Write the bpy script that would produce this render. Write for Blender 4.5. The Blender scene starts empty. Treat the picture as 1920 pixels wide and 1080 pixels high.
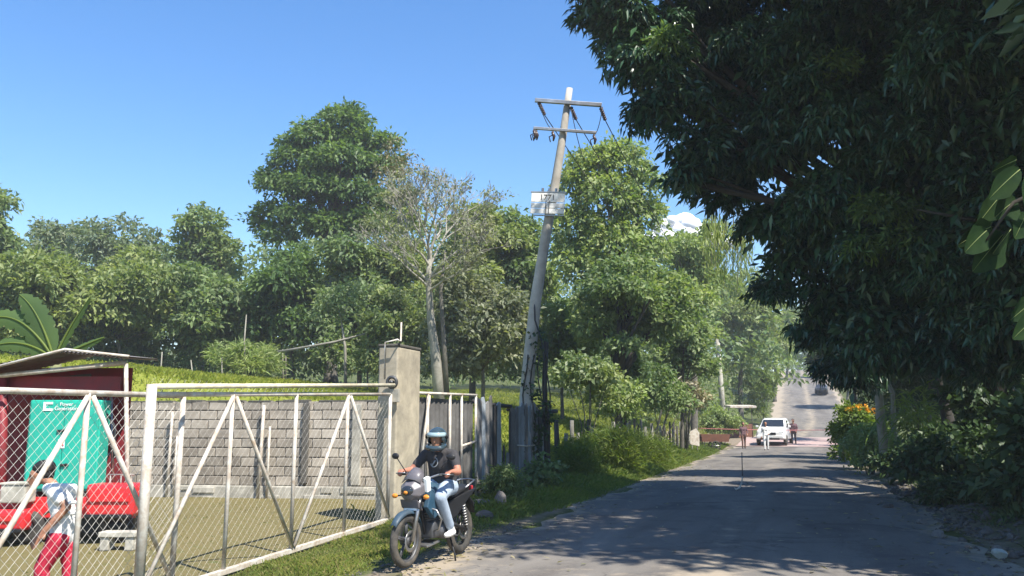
import bpy, bmesh, math, random
import numpy as np
from mathutils import Vector, Matrix

S = bpy.context.scene
COL = S.collection
rad = math.radians

# ------------------------------------------------------------------ camera, sky, sun, exposure
YAW, PITCH, FPX = rad(18.2), rad(9.05), 1600.0      # road runs along +Y; the lens looks 18 degrees left of it
CAMH = 1.65
SUN_AZ, SUN_EL = rad(-30.0), rad(56.0)                # azimuth from +X towards +Y

cam = bpy.data.objects.new('camera', bpy.data.cameras.new('camera'))
COL.objects.link(cam)
cam.location = (0, 0, CAMH)
cam.rotation_euler = (math.pi / 2 + PITCH, 0, YAW)
cam.data.sensor_width = 36
cam.data.lens = 36 * FPX / 1920
cam.data.clip_start = 0.05
cam.data.clip_end = 6000
S.camera = cam

wd = bpy.data.worlds.new('World'); S.world = wd; wd.use_nodes = True
nt = wd.node_tree
sky = nt.nodes.new('ShaderNodeTexSky'); sky.sky_type = 'NISHITA'; sky.sun_disc = False
sky.sun_elevation = SUN_EL; sky.sun_rotation = math.pi / 2 - SUN_AZ
sky.altitude = 600; sky.air_density = 1.25; sky.dust_density = 0.35; sky.ozone_density = 2.2
bg = nt.nodes['Background']; bg.inputs[1].default_value = 0.118
hs = nt.nodes.new('ShaderNodeHueSaturation'); hs.inputs['Saturation'].default_value = 1.31; hs.inputs['Hue'].default_value = 0.506
nt.links.new(sky.outputs[0], hs.inputs['Color']); nt.links.new(hs.outputs[0], bg.inputs[0])

SUNV = Vector((math.cos(SUN_EL) * math.cos(SUN_AZ), math.cos(SUN_EL) * math.sin(SUN_AZ), math.sin(SUN_EL)))
sun = bpy.data.objects.new('sun', bpy.data.lights.new('sun', 'SUN'))
COL.objects.link(sun)
sun.data.energy = 5.0; sun.data.angle = rad(0.53); sun.data.color = (1.0, 0.95, 0.86)
sun.rotation_euler = (-SUNV).to_track_quat('-Z', 'Y').to_euler()

S.view_settings.view_transform = 'Standard'; S.view_settings.look = 'None'
S.view_settings.exposure = 1.0; S.view_settings.gamma = 1.0; S.view_settings.use_curve_mapping = False
S.render.engine = 'CYCLES'
cy = S.cycles
cy.use_denoising = True
cy.max_bounces = 7; cy.diffuse_bounces = 3; cy.glossy_bounces = 2; cy.transmission_bounces = 4
cy.transparent_max_bounces = 6; cy.caustics_reflective = False; cy.caustics_refractive = False
cy.sample_clamp_indirect = 6.0

# ------------------------------------------------------------------ layout helpers
CA, SA, CP, SP = math.cos(YAW), math.sin(YAW), math.cos(PITCH), math.sin(PITCH)

def ray(px, py):
    u, v = (px - 960) / FPX, (540 - py) / FPX
    return u, CP - v * SP, SP + v * CP            # right, forward (level), up

def at(px, py, d):
    """world point on the sight line of a photo pixel, at level distance d"""
    r, f, u = ray(px, py); k = d / f
    return Vector((r * k * CA - d * SA, r * k * SA + d * CA, CAMH + u * k))

def smooth(a, b, x):
    t = np.clip((x - a) / (b - a), 0, 1); return t * t * (3 - 2 * t)

def road_z(y):
    y = np.asarray(y, float)
    k = 0.00087
    q = k * np.clip(y - 45, 0, 68) ** 2
    lin = np.clip(y - 113, 0, 70) * (2 * k * 68)
    return q + lin

def road_c(y): return -1.0 + 2.6 * smooth(50, 95, np.asarray(y, float))
def road_hw(y): return 3.25 + 0.9 * smooth(60, 100, np.asarray(y, float))
def wall_y(x): return 17.0 + 0.18 * (x + 6.6)

def H(x, y):
    """height of the ground"""
    x = np.asarray(x, float); y = np.asarray(y, float)
    sh = road_c(y) + 1.0
    hw = road_hw(y) - 3.25
    xr = x - sh
    dl = -6.6 - (xr + hw)
    dr = xr - hw - 2.5
    left = np.interp(dl, [0, 1, 3, 6, 14, 20, 60, 200], [0, .3, 1.35, 2.1, 3.25, 3.85, 5.6, 10])
    yard = smooth(.25, 7.0, y - wall_y(np.maximum(x, -24)))
    yard = np.where(x < -30, 1, np.maximum(yard, smooth(-23, -30, x)))
    left = left * yard
    verge = smooth(-4.4, -6.0, xr) * np.interp(y, [0, 5, 7.2, 12.8, 20, 40, 60], [-.25, -.2, -.15, .05, .12, .1, 0])
    right = np.interp(dr, [0, .6, 2.5, 8, 30, 120], [0, .12, .5, 1.0, 2.2, 6])
    bump = .03 * np.sin(x * 1.3 + y * .7) * np.sin(y * .9 - x * .4) * (smooth(-4.6, -6, xr) + smooth(2.6, 4, xr))
    return road_z(y) + left + verge + right + bump

def ground(x, y): return float(H(x, y))

def gpt(px, py, dz=0.0):
    """where a photo pixel's sight line meets the ground"""
    d = 4.0
    while d < 260:
        p = at(px, py, d)
        if p.z <= ground(p.x, p.y) + dz: return p
        d += .05 if d < 40 else .25
    return p

def foot(px, d):
    p = at(px, 795, d); return Vector((p.x, p.y, ground(p.x, p.y)))

# ------------------------------------------------------------------ object helpers
def tag(o, label=None, cat=None, group=None, kind=None):
    if label: o['label'] = label
    if cat: o['category'] = cat
    if group: o['group'] = group
    if kind: o['kind'] = kind
    return o

def empty(name, loc=(0, 0, 0), rz=0.0):
    o = bpy.data.objects.new(name, None); COL.objects.link(o)
    o.location = loc; o.rotation_euler = (0, 0, rz); o.empty_display_size = .2
    return o

def link(name, me, mat=None, parent=None, smoothed=False):
    o = bpy.data.objects.new(name, me); COL.objects.link(o)
    if mat is not None and not me.materials: me.materials.append(mat)
    if parent is not None: o.parent = parent
    if smoothed: me.polygons.foreach_set('use_smooth', [True] * len(me.polygons))
    return o

def tri_mesh(name, V, T):
    me = bpy.data.meshes.new(name)
    V = np.ascontiguousarray(V, dtype=np.float32); T = np.ascontiguousarray(T, dtype=np.int32)
    me.vertices.add(len(V)); me.vertices.foreach_set('co', V.ravel())
    me.loops.add(T.size); me.loops.foreach_set('vertex_index', T.ravel())
    me.polygons.add(len(T)); me.polygons.foreach_set('loop_start', np.arange(0, T.size, 3, dtype=np.int32))
    me.update(calc_edges=True)
    return me

class MB:
    """collects shapes, then links them as one mesh object"""
    def __init__(s, M=None): s.bm = bmesh.new(); s.M = M or Matrix()
    def _add(s, vs, fs):
        b = [s.bm.verts.new(s.M @ Vector(v)) for v in vs]
        for f in fs:
            try: s.bm.faces.new([b[i] for i in f])
            except ValueError: pass
        return s
    def box(s, c, size, R=None, b=0.0):
        c = Vector(c); R = R or Matrix.Identity(3)
        hx, hy, hz = size[0] / 2, size[1] / 2, size[2] / 2
        if b <= 0:
            vs = [c + R @ Vector((x * hx, y * hy, z * hz)) for x in (-1, 1) for y in (-1, 1) for z in (-1, 1)]
            return s._add(vs, [(0, 1, 3, 2), (4, 6, 7, 5), (0, 4, 5, 1), (2, 3, 7, 6), (0, 2, 6, 4), (1, 5, 7, 3)])
        t = bmesh.new(); bmesh.ops.create_cube(t, size=1)
        for v in t.verts: v.co = Vector((v.co.x * size[0], v.co.y * size[1], v.co.z * size[2]))
        bmesh.ops.bevel(t, geom=t.edges[:], offset=b, segments=2, affect='EDGES', profile=.6)
        t.verts.index_update()
        s._add([c + R @ v.co for v in t.verts], [[v.index for v in f.verts] for f in t.faces])
        t.free(); return s
    def tube(s, pts, r, n=8, caps=True, flat=1.0):
        pts = [Vector(p) for p in pts]; k = len(pts)
        rs = list(r) if hasattr(r, '__len__') else [r] * k
        up = Vector((0, 0, 1)); vs = []; prev = None
        for i, p in enumerate(pts):
            t = (pts[min(i + 1, k - 1)] - pts[max(i - 1, 0)])
            t = t.normalized() if t.length > 1e-9 else Vector((0, 0, 1))
            if prev is None:
                a = t.cross(up if abs(t.z) < .95 else Vector((1, 0, 0))).normalized()
            else:
                a = (prev - t * prev.dot(t))
                a = a.normalized() if a.length > 1e-6 else t.orthogonal().normalized()
            prev = a; bb = t.cross(a)
            for j in range(n):
                an = 2 * math.pi * j / n
                vs.append(p + rs[i] * (math.cos(an) * a + flat * math.sin(an) * bb))
        fs = [(i * n + j, i * n + (j + 1) % n, (i + 1) * n + (j + 1) % n, (i + 1) * n + j) for i in range(k - 1) for j in range(n)]
        if caps: fs += [tuple(range(n - 1, -1, -1)), tuple(range((k - 1) * n, k * n))]
        return s._add(vs, fs)
    def ell(s, c, r, n=14, m=9, R=None):
        c = Vector(c); R = R or Matrix.Identity(3)
        if not hasattr(r, '__len__'): r = (r, r, r)
        vs = [c + R @ Vector((0, 0, r[2]))]
        for i in range(1, m):
            th = math.pi * i / m
            for j in range(n):
                ph = 2 * math.pi * j / n
                vs.append(c + R @ Vector((r[0] * math.sin(th) * math.cos(ph), r[1] * math.sin(th) * math.sin(ph), r[2] * math.cos(th))))
        vs.append(c + R @ Vector((0, 0, -r[2]))); L = len(vs) - 1
        fs = [(0, 1 + j, 1 + (j + 1) % n) for j in range(n)]
        fs += [(1 + i * n + j, 1 + (i + 1) * n + j, 1 + (i + 1) * n + (j + 1) % n, 1 + i * n + (j + 1) % n) for i in range(m - 2) for j in range(n)]
        fs += [(L, 1 + (m - 2) * n + (j + 1) % n, 1 + (m - 2) * n + j) for j in range(n)]
        return s._add(vs, fs)
    def torus(s, c, axis, R, r, n=28, m=10, flat=1.0):
        c = Vector(c); w = Vector(axis).normalized(); a = w.orthogonal().normalized(); b = w.cross(a); vs = []
        for i in range(n):
            t = 2 * math.pi * i / n; d = math.cos(t) * a + math.sin(t) * b
            for j in range(m):
                q = 2 * math.pi * j / m
                vs.append(c + d * (R + r * math.cos(q)) + w * (r * flat * math.sin(q)))
        fs = [(i * m + j, ((i + 1) % n) * m + j, ((i + 1) % n) * m + (j + 1) % m, i * m + (j + 1) % m) for i in range(n) for j in range(m)]
        return s._add(vs, fs)
    def loft(s, rings, caps=True, closed=True):
        n = len(rings[0]); vs = [v for r in rings for v in r]; fs = []
        for i in range(len(rings) - 1):
            for j in range(n if closed else n - 1):
                fs.append((i * n + j, i * n + (j + 1) % n, (i + 1) * n + (j + 1) % n, (i + 1) * n + j))
        if caps and closed: fs += [tuple(range(n - 1, -1, -1)), tuple(range((len(rings) - 1) * n, len(rings) * n))]
        return s._add(vs, fs)
    def prism(s, poly, a, b):
        """poly: points (u,v); a,b: functions (u,v)->3D for the two faces"""
        return s.loft([[a(*p) for p in poly], [b(*p) for p in poly]])
    def build(s, name, mat, parent=None, smoothed=False, bevel=0.0):
        bmesh.ops.recalc_face_normals(s.bm, faces=s.bm.faces[:])
        me = bpy.data.meshes.new(name); s.bm.to_mesh(me); s.bm.free()
        o = link(name, me, mat, parent, smoothed)
        if bevel:
            m = o.modifiers.new('bevel', 'BEVEL'); m.width = bevel; m.segments = 2; m.limit_method = 'ANGLE'
        return o

def rotz(a): return Matrix.Rotation(a, 3, 'Z')
def rotx(a): return Matrix.Rotation(a, 3, 'X')
def roty(a): return Matrix.Rotation(a, 3, 'Y')

def text_mesh(body, size, name, mat, loc, R, parent=None, depth=.004):
    cu = bpy.data.curves.new(name, 'FONT'); cu.body = body; cu.size = size; cu.extrude = depth
    cu.align_x = 'CENTER'; cu.align_y = 'CENTER'
    t = bpy.data.objects.new(name + '_curve', cu); COL.objects.link(t)
    me = bpy.data.meshes.new_from_object(t.evaluated_get(bpy.context.evaluated_depsgraph_get()))
    bpy.data.objects.remove(t); bpy.data.curves.remove(cu)
    me.name = name; me.materials.clear()
    me.transform(Matrix.Translation(loc) @ R.to_4x4())
    return link(name, me, mat, parent)

# ------------------------------------------------------------------ materials
MATS = {}
def new_mat(name):
    m = bpy.data.materials.new(name); m.use_nodes = True; MATS[name] = m
    return m, m.node_tree, m.node_tree.nodes['Principled BSDF']

def nd(t, typ, **k):
    n = t.nodes.new(typ)
    for a, v in k.items(): setattr(n, a, v)
    return n

def ramp(t, src, stops):
    r = nd(t, 'ShaderNodeValToRGB'); e = r.color_ramp.elements
    while len(e) < len(stops): e.new(.5)
    for i, (p, c) in enumerate(stops):
        e[i].position = p; e[i].color = (*c, 1) if len(c) == 3 else c
    t.links.new(src, r.inputs[0]); return r.outputs[0]

def noise(t, scale, detail=5, rough=.6, vec=None, dist=0.0):
    n = nd(t, 'ShaderNodeTexNoise'); n.inputs['Scale'].default_value = scale; n.inputs['Detail'].default_value = detail
    n.inputs['Roughness'].default_value = rough; n.inputs['Distortion'].default_value = dist
    if vec is None:
        vec = nd(t, 'ShaderNodeTexCoord').outputs['Object']
    t.links.new(vec, n.inputs['Vector']); return n.outputs[0]

def mixc(t, fac, a, b, mode='MIX'):
    m = nd(t, 'ShaderNodeMix', data_type='RGBA', blend_type=mode)
    for v, i in ((fac, 0), (a, 6), (b, 7)):
        if hasattr(v, 'is_linked') or hasattr(v, 'links'): t.links.new(v, m.inputs[i])
        elif isinstance(v, (int, float)): m.inputs[i].default_value = v
        else: m.inputs[i].default_value = (*v, 1)
    return m.outputs[2]

def bump(t, src, bsdf, strength=.3, dist=.01):
    b = nd(t, 'ShaderNodeBump'); b.inputs['Strength'].default_value = strength; b.inputs['Distance'].default_value = dist
    t.links.new(src, b.inputs['Height']); t.links.new(b.outputs[0], bsdf.inputs['Normal'])

def pm(name, c1, c2=None, scale=4.0, rough=.7, bmp=.15, metal=0.0, dirt=None, dscale=1.2, damt=.5, objrand=0.0, spec=.35, coat=0.0, world=False):
    """painted, worn, noisy surface"""
    m, t, b = new_mat(name)
    c2 = c2 or tuple(x * .75 for x in c1)
    n1 = noise(t, scale, 6, .65)
    col = ramp(t, n1, [(.3, c1), (.72, c2)])
    if dirt:
        n2 = noise(t, dscale, 8, .7, nd(t, 'ShaderNodeNewGeometry').outputs['Position'] if world else None, dist=.4)
        f = ramp(t, n2, [(.5 - .25 * damt, (0, 0, 0)), (.75, (1, 1, 1))])
        col = mixc(t, f, col, dirt)
    if objrand:
        oi = nd(t, 'ShaderNodeObjectInfo')
        k = ramp(t, oi.outputs['Random'], [(0, (1 - objrand,) * 3), (1, (1 + objrand * .35,) * 3)])
        col = mixc(t, 1.0, col, k, 'MULTIPLY')
    t.links.new(col, b.inputs['Base Color'])
    b.inputs['Roughness'].default_value = rough; b.inputs['Metallic'].default_value = metal
    b.inputs['Specular IOR Level'].default_value = spec; b.inputs['Coat Weight'].default_value = coat
    if bmp: bump(t, noise(t, scale * 6, 4, .6), b, bmp, .01)
    return m

def leaf_mat(name, cols, trans=.40, rough=.5, scale=.35, spec=.3, tcol=(1.25, 1.35, .55)):
    m, t, b = new_mat(name)
    g = nd(t, 'ShaderNodeNewGeometry')
    n = len(cols)
    c = ramp(t, g.outputs['Random Per Island'], [(i / max(1, n - 1), cc) for i, cc in enumerate(cols)])
    nz = noise(t, scale, 3, .6)
    k = ramp(t, nz, [(.33, (.72, .78, .85)), (.68, (1.22, 1.16, .95))])
    c = mixc(t, 1.0, c, k, 'MULTIPLY')
    t.links.new(c, b.inputs['Base Color']); b.inputs['Roughness'].default_value = rough
    b.inputs['Specular IOR Level'].default_value = spec
    tr = nd(t, 'ShaderNodeBsdfTranslucent')
    t.links.new(mixc(t, 1.0, c, tcol, 'MULTIPLY'), tr.inputs[0])
    mx = nd(t, 'ShaderNodeMixShader'); mx.inputs[0].default_value = trans
    t.links.new(b.outputs[0], mx.inputs[1]); t.links.new(tr.outputs[0], mx.inputs[2])
    t.links.new(mx.outputs[0], t.nodes['Material Output'].inputs[0])
    return m

LEAF = {
    'olive': leaf_mat('leaf_olive', [(0.164, 0.209, 0.068), (0.241, 0.3, 0.106), (0.309, 0.339, 0.146), (0.116, 0.17, 0.065)]),
    'mid':   leaf_mat('leaf_mid', [(0.119, 0.189, 0.075), (0.194, 0.268, 0.108), (0.259, 0.309, 0.148), (0.099, 0.149, 0.07)]),
    'dark':  leaf_mat('leaf_dark', [(0.066, 0.124, 0.045), (0.114, 0.187, 0.062), (0.161, 0.235, 0.076), (0.055, 0.1, 0.04)]),
    'light': leaf_mat('leaf_light', [(0.193, 0.274, 0.086), (0.262, 0.337, 0.119), (0.326, 0.365, 0.168), (0.162, 0.222, 0.081)], trans=.38),
    'pale':  leaf_mat('leaf_pale', [(0.232, 0.255, 0.163), (0.309, 0.318, 0.223), (0.179, 0.2, 0.119), (0.139, 0.164, 0.097)]),
    'lime':  leaf_mat('leaf_lime', [(.150, .215, .035), (.200, .260, .055), (.120, .175, .030)], trans=.4),
    'blue':  leaf_mat('leaf_blue', [(0.113, 0.167, 0.1), (0.17, 0.22, 0.142), (0.236, 0.264, 0.177)]),
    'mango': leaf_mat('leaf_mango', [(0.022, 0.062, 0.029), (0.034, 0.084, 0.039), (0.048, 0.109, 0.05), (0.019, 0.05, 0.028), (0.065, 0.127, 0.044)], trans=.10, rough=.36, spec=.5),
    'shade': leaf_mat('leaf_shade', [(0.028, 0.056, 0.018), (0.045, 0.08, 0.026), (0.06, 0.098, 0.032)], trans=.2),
    'cream': leaf_mat('leaf_cream', [(.20, .25, .09), (.30, .34, .16), (.13, .19, .055), (.36, .38, .22)], trans=.3),
    'dry':   leaf_mat('leaf_dry', [(.26, .21, .12), (.32, .28, .18), (.20, .17, .10), (.17, .17, .085)], trans=.2),
    'yellow': leaf_mat('petal_yellow', [(.75, .42, .02), (.80, .30, .015), (.78, .50, .05)], trans=.25, tcol=(1, 1, .6)),
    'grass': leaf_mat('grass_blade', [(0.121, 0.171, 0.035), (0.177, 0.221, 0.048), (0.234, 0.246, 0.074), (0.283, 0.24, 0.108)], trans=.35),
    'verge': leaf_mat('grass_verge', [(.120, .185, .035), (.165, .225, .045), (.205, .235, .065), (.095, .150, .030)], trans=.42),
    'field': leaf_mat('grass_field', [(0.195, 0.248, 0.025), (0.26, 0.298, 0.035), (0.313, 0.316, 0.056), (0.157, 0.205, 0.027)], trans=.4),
    'hay':   leaf_mat('grass_hay', [(0.155, 0.138, 0.056), (0.188, 0.163, 0.073), (0.127, 0.129, 0.047), (0.098, 0.112, 0.034)], trans=.3),
    'banana': leaf_mat('leaf_banana', [(0.072, 0.128, 0.038), (0.102, 0.157, 0.051)], trans=.4),
    'big':   leaf_mat('leaf_broad', [(0.012, 0.034, 0.01), (0.017, 0.042, 0.011), (0.014, 0.034, 0.01), (0.027, 0.033, 0.015)], trans=.12, scale=14.0, rough=.75, spec=.12),
}
BARK = pm('bark_grey', (.22, .20, .16), (.09, .08, .065), 7, .9, .6, dirt=(.05, .05, .045))
BARKP = pm('bark_pale', (.38, .355, .30), (.23, .215, .175), 5, .9, .4, dirt=(.14, .13, .10))
BARKD = pm('bark_dark', (.060, .052, .042), (.03, .027, .022), 6, .95, .6)
WHITE = pm('worn_white_paint', (.66, .64, .58), (.54, .51, .45), 9, .55, .1, dirt=(.30, .20, .12), dscale=7, damt=.55)
BOARD = pm('white_board_paint', (.84, .83, .79), (.74, .73, .68), 9, .6, .05, dirt=(.5, .46, .4), dscale=6, damt=.2)
TWIG = pm('pale_dead_twigs', (.34, .32, .275), (.24, .225, .19), 5, .9, .2)
CREAM = pm('cream_pipe_paint', (.76, .72, .56), (.62, .57, .42), 8, .55, .1, dirt=(.38, .30, .18), dscale=5, damt=.35)
WIRE = pm('galvanised_wire', (.50, .48, .44), (.34, .33, .30), 20, .5, 0, metal=.15)
CONC = pm('weathered_concrete', (.62, .54, .40), (.50, .435, .31), 2.2, .95, .3, dirt=(.13, .118, .10), dscale=1.3, damt=.75)
BLOCK = pm('grey_concrete_block', (.50, .445, .37), (.38, .33, .265), 5, .95, .3, dirt=(.17, .145, .115), dscale=.9, damt=.45, objrand=.3, world=True)
MORTAR = pm('dark_mortar', (.12, .11, .095), (.08, .075, .065), 6, .95, .4)
FOOTING = pm('pale_footing', (.58, .55, .47), (.42, .39, .33), 3, .95, .4, dirt=(.16, .15, .12), dscale=2)
WOOD = pm('weathered_wood', (.34, .33, .32), (.22, .21, .20), 5, .9, .4, dirt=(.10, .095, .09), dscale=1.5, objrand=.45)
WOODB = pm('bluish_plank_paint', (.42, .47, .52), (.30, .34, .38), 4, .8, .3, dirt=(.18, .18, .17), dscale=1.4, objrand=.25)
WOODD = pm('dark_old_timber', (.075, .068, .06), (.04, .037, .034), 6, .95, .4)
WOODP = pm('pale_fence_post', (.42, .41, .35), (.26, .25, .20), 5, .9, .4, dirt=(.12, .11, .085), objrand=.4)
POLE = pm('concrete_utility_pole', (.52, .48, .42), (.40, .37, .32), 2.5, .9, .25, dirt=(.24, .215, .18), dscale=1.3, damt=.4)
SHEET = pm('roofing_sheet', (.34, .32, .30), (.24, .22, .205), 3, .6, .2, metal=.3, dirt=(.15, .11, .085), dscale=2)
MAROON = pm('maroon_painted_panel', (.300, .022, .030), (.215, .016, .024), 3, .55, .1, dirt=(.11, .03, .03))
RED = pm('red_vehicle_paint', (.72, .030, .036), (.60, .025, .032), 3, .35, .05, dirt=(.34, .05, .045), damt=.2, coat=.3)
TEAL = pm('teal_cabinet_paint', (.025, .43, .315), (.02, .375, .275), 2.5, .4, .05, dirt=(.03, .30, .22), damt=.15)
BLACK = pm('black_plastic', (.022, .022, .024), (.014, .014, .015), 6, .5, .1)
RUBBER = pm('tyre_rubber', (.045, .043, .040), (.028, .027, .026), 8, .85, .3, dirt=(.14, .12, .095), dscale=4, damt=.3)
STEEL = pm('dull_steel', (.52, .52, .52), (.36, .36, .36), 8, .35, .05, metal=.8, dirt=(.2, .18, .15))
DSTEEL = pm('dark_engine_metal', (.13, .13, .135), (.07, .07, .072), 8, .5, .1, metal=.5)
BLUE = pm('blue_motorcycle_paint', (.025, .085, .14), (.016, .055, .095), 3, .5, 0, dirt=(.07, .075, .08), damt=.4, coat=.05)
GREYP = pm('grey_lilac_fairing', (.150, .138, .150), (.10, .092, .102), 3, .35, 0, dirt=(.12, .11, .11), coat=.3)
CARW = pm('white_car_paint', (.80, .80, .78), (.74, .74, .72), 2, .3, 0, dirt=(.55, .51, .45), damt=.2, coat=.5)
CARD = pm('dark_car_paint', (.03, .032, .036), (.022, .024, .027), 2, .3, 0, coat=.5)
SKIN = pm('brown_skin', (.36, .175, .105), (.29, .135, .08), 6, .55, .05)
SKINS = pm('sunburnt_skin', (.44, .19, .125), (.36, .15, .095), 6, .55, .05)
HAIR = pm('black_hair', (.016, .013, .012), (.01, .009, .008), 30, .6, .3)
SHIRTD = pm('charcoal_cotton', (.055, .052, .055), (.038, .036, .038), 10, .9, .25)
SHIRTW = pm('white_cotton', (.80, .79, .76), (.70, .69, .66), 8, .9, .25)
SHIRTM = pm('maroon_grey_cotton', (.150, .085, .090), (.105, .060, .064), 8, .9, .25)
LILAC = pm('grey_lilac_cotton', (.36, .30, .31), (.27, .22, .23), 8, .9, .25)
REDC = pm('crimson_cotton', (.60, .03, .07), (.45, .02, .05), 8, .9, .25)
JEANS = pm('pale_denim', (.40, .47, .55), (.27, .33, .41), 10, .9, .25)
DARKC = pm('dark_trousers', (.05, .04, .042), (.035, .028, .03), 8, .9, .2)
ROCK = pm('dusty_rock', (.20, .18, .16), (.11, .10, .09), 5, .95, .7, objrand=.4)
ROCKW = pm('pale_stone', (.40, .42, .38), (.28, .30, .27), 5, .9, .5)
PRINT = pm('white_print', (.82, .84, .82), (.74, .76, .74), 6, .6, 0)
INK = pm('dark_lettering', (.05, .05, .055), (.035, .035, .04), 6, .7, 0)
PRINTG = pm('pale_grey_print', (.36, .37, .38), (.26, .27, .28), 30, .8, 0)
CERAM = pm('brown_insulator', (.07, .045, .035), (.05, .03, .025), 6, .25, 0)
CABLE = pm('black_cable', (.045, .045, .048), (.03, .03, .032), 6, .6, 0)
def glass_mat():
    m, t, b = new_mat('dark_window_glass')
    b.inputs['Base Color'].default_value = (.02, .024, .028, 1); b.inputs['Roughness'].default_value = .06
    b.inputs['Specular IOR Level'].default_value = .8; return m
GLASS = glass_mat()
def lens_mat(name, c):
    m, t, b = new_mat(name); b.inputs['Base Color'].default_value = (*c, 1); b.inputs['Roughness'].default_value = .1
    b.inputs['Coat Weight'].default_value = .6; return m
LENS = lens_mat('headlight_lens', (.55, .56, .55)); AMBER = lens_mat('amber_lens', (.75, .25, .02)); VISOR = lens_mat('teal_white_helmet_band', (.30, .40, .42))
HELM = lens_mat('dark_helmet_shell', (.035, .055, .065))

def road_mat():
    m, t, b = new_mat('dusty_asphalt')
    tc = nd(t, 'ShaderNodeTexCoord').outputs['Object']
    mp = nd(t, 'ShaderNodeMapping'); mp.inputs['Scale'].default_value = (1.0, .16, 1); t.links.new(tc, mp.inputs[0])
    fine = ramp(t, noise(t, 38, 6, .7, tc), [(.3, (.082, .073, .065)), (.75, (.168, .150, .130))])
    streak = ramp(t, noise(t, .9, 5, .65, mp.outputs[0], .5), [(.36, (0, 0, 0)), (.70, (1, 1, 1))])
    c = mixc(t, streak, fine, (.200, .182, .158))
    blot = ramp(t, noise(t, .55, 6, .7, tc, 1.0), [(.52, (0, 0, 0)), (.64, (1, 1, 1))])
    mul = nd(t, 'ShaderNodeMath', operation='MULTIPLY'); mul.inputs[1].default_value = .7; t.links.new(blot, mul.inputs[0])
    c = mixc(t, mul.outputs[0], c, (.070, .066, .064))
    vor = nd(t, 'ShaderNodeTexVoronoi', feature='DISTANCE_TO_EDGE'); vor.inputs['Scale'].default_value = .75
    dm = nd(t, 'ShaderNodeVectorMath', operation='ADD'); nn = nd(t, 'ShaderNodeTexNoise'); nn.inputs['Scale'].default_value = 1.7; nn.inputs['Detail'].default_value = 5
    t.links.new(tc, nn.inputs['Vector']); t.links.new(tc, dm.inputs[0]); t.links.new(nn.outputs['Color'], dm.inputs[1]); t.links.new(dm.outputs[0], vor.inputs['Vector'])
    crack = ramp(t, vor.outputs['Distance'], [(.004, (1, 1, 1)), (.012, (0, 0, 0))])
    keep = ramp(t, noise(t, .3, 3, .5, tc), [(.48, (0, 0, 0)), (.6, (1, 1, 1))])
    ck = mixc(t, 1.0, crack, keep, 'MULTIPLY')
    c = mixc(t, ck, c, (.075, .068, .062))
    at_ = nd(t, 'ShaderNodeAttribute', attribute_name='dust'); 
    dn = noise(t, 2.2, 6, .7, tc)
    ad = nd(t, 'ShaderNodeMath', operation='ADD'); t.links.new(at_.outputs['Fac'], ad.inputs[0]); t.links.new(dn, ad.inputs[1])
    df = ramp(t, ad.outputs[0], [(.75, (0, 0, 0)), (1.05, (1, 1, 1))])
    c = mixc(t, df, c, (.315, .262, .195))
    t.links.new(c, b.inputs['Base Color']); b.inputs['Roughness'].default_value = .9; b.inputs['Specular IOR Level'].default_value = .25
    bump(t, noise(t, 60, 5, .7, tc), b, .5, .01)
    return m
ROADM = road_mat()

def ground_mat():
    m, t, b = new_mat('earth_and_turf')
    tc = nd(t, 'ShaderNodeTexCoord').outputs['Object']
    z = nd(t, 'ShaderNodeAttribute', attribute_name='zone')
    sp = nd(t, 'ShaderNodeSeparateColor'); t.links.new(z.outputs['Color'], sp.inputs[0])
    n1 = noise(t, 1.2, 7, .7, tc); n2 = noise(t, 7, 6, .7, tc)
    base = ramp(t, n1, [(.3, (.055, .075, .022)), (.55, (.09, .105, .035)), (.75, (.14, .115, .06))])
    dry = ramp(t, n2, [(.3, (.120, .115, .042)), (.52, (.170, .138, .066)), (.70, (.095, .110, .034))])
    fld = ramp(t, n1, [(.3, (.15, .185, .022)), (.7, (.225, .23, .045))])
    drt = ramp(t, n2, [(.3, (.13, .105, .08)), (.7, (.29, .235, .175))])
    def fac(o, amp=.5):
        a = nd(t, 'ShaderNodeMath', operation='MULTIPLY_ADD'); t.links.new(n1, a.inputs[0]); a.inputs[1].default_value = amp
        t.links.new(o, a.inputs[2]); return ramp(t, a.outputs[0], [(.62, (0, 0, 0)), (.9, (1, 1, 1))])
    c = mixc(t, fac(sp.outputs[0]), base, dry); c = mixc(t, fac(sp.outputs[1]), c, fld); c = mixc(t, fac(sp.outputs[2]), c, drt)
    t.links.new(c, b.inputs['Base Color']); b.inputs['Roughness'].default_value = .97; b.inputs['Specular IOR Level'].default_value = .1
    bump(t, n2, b, .7, .05)
    return m
GROUND = ground_mat()
# ------------------------------------------------------------------ the ground and the road
def grid_axis(*segs):
    a = np.concatenate([np.arange(s, e, st) for s, e, st in segs]); return np.append(a, segs[-1][1])

def add_color(me, name, arr):
    ca = me.color_attributes.new(name, 'FLOAT_COLOR', 'POINT')
    ca.data.foreach_set('color', np.ascontiguousarray(np.c_[arr, np.ones(len(arr))], dtype=np.float32).ravel())

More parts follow.
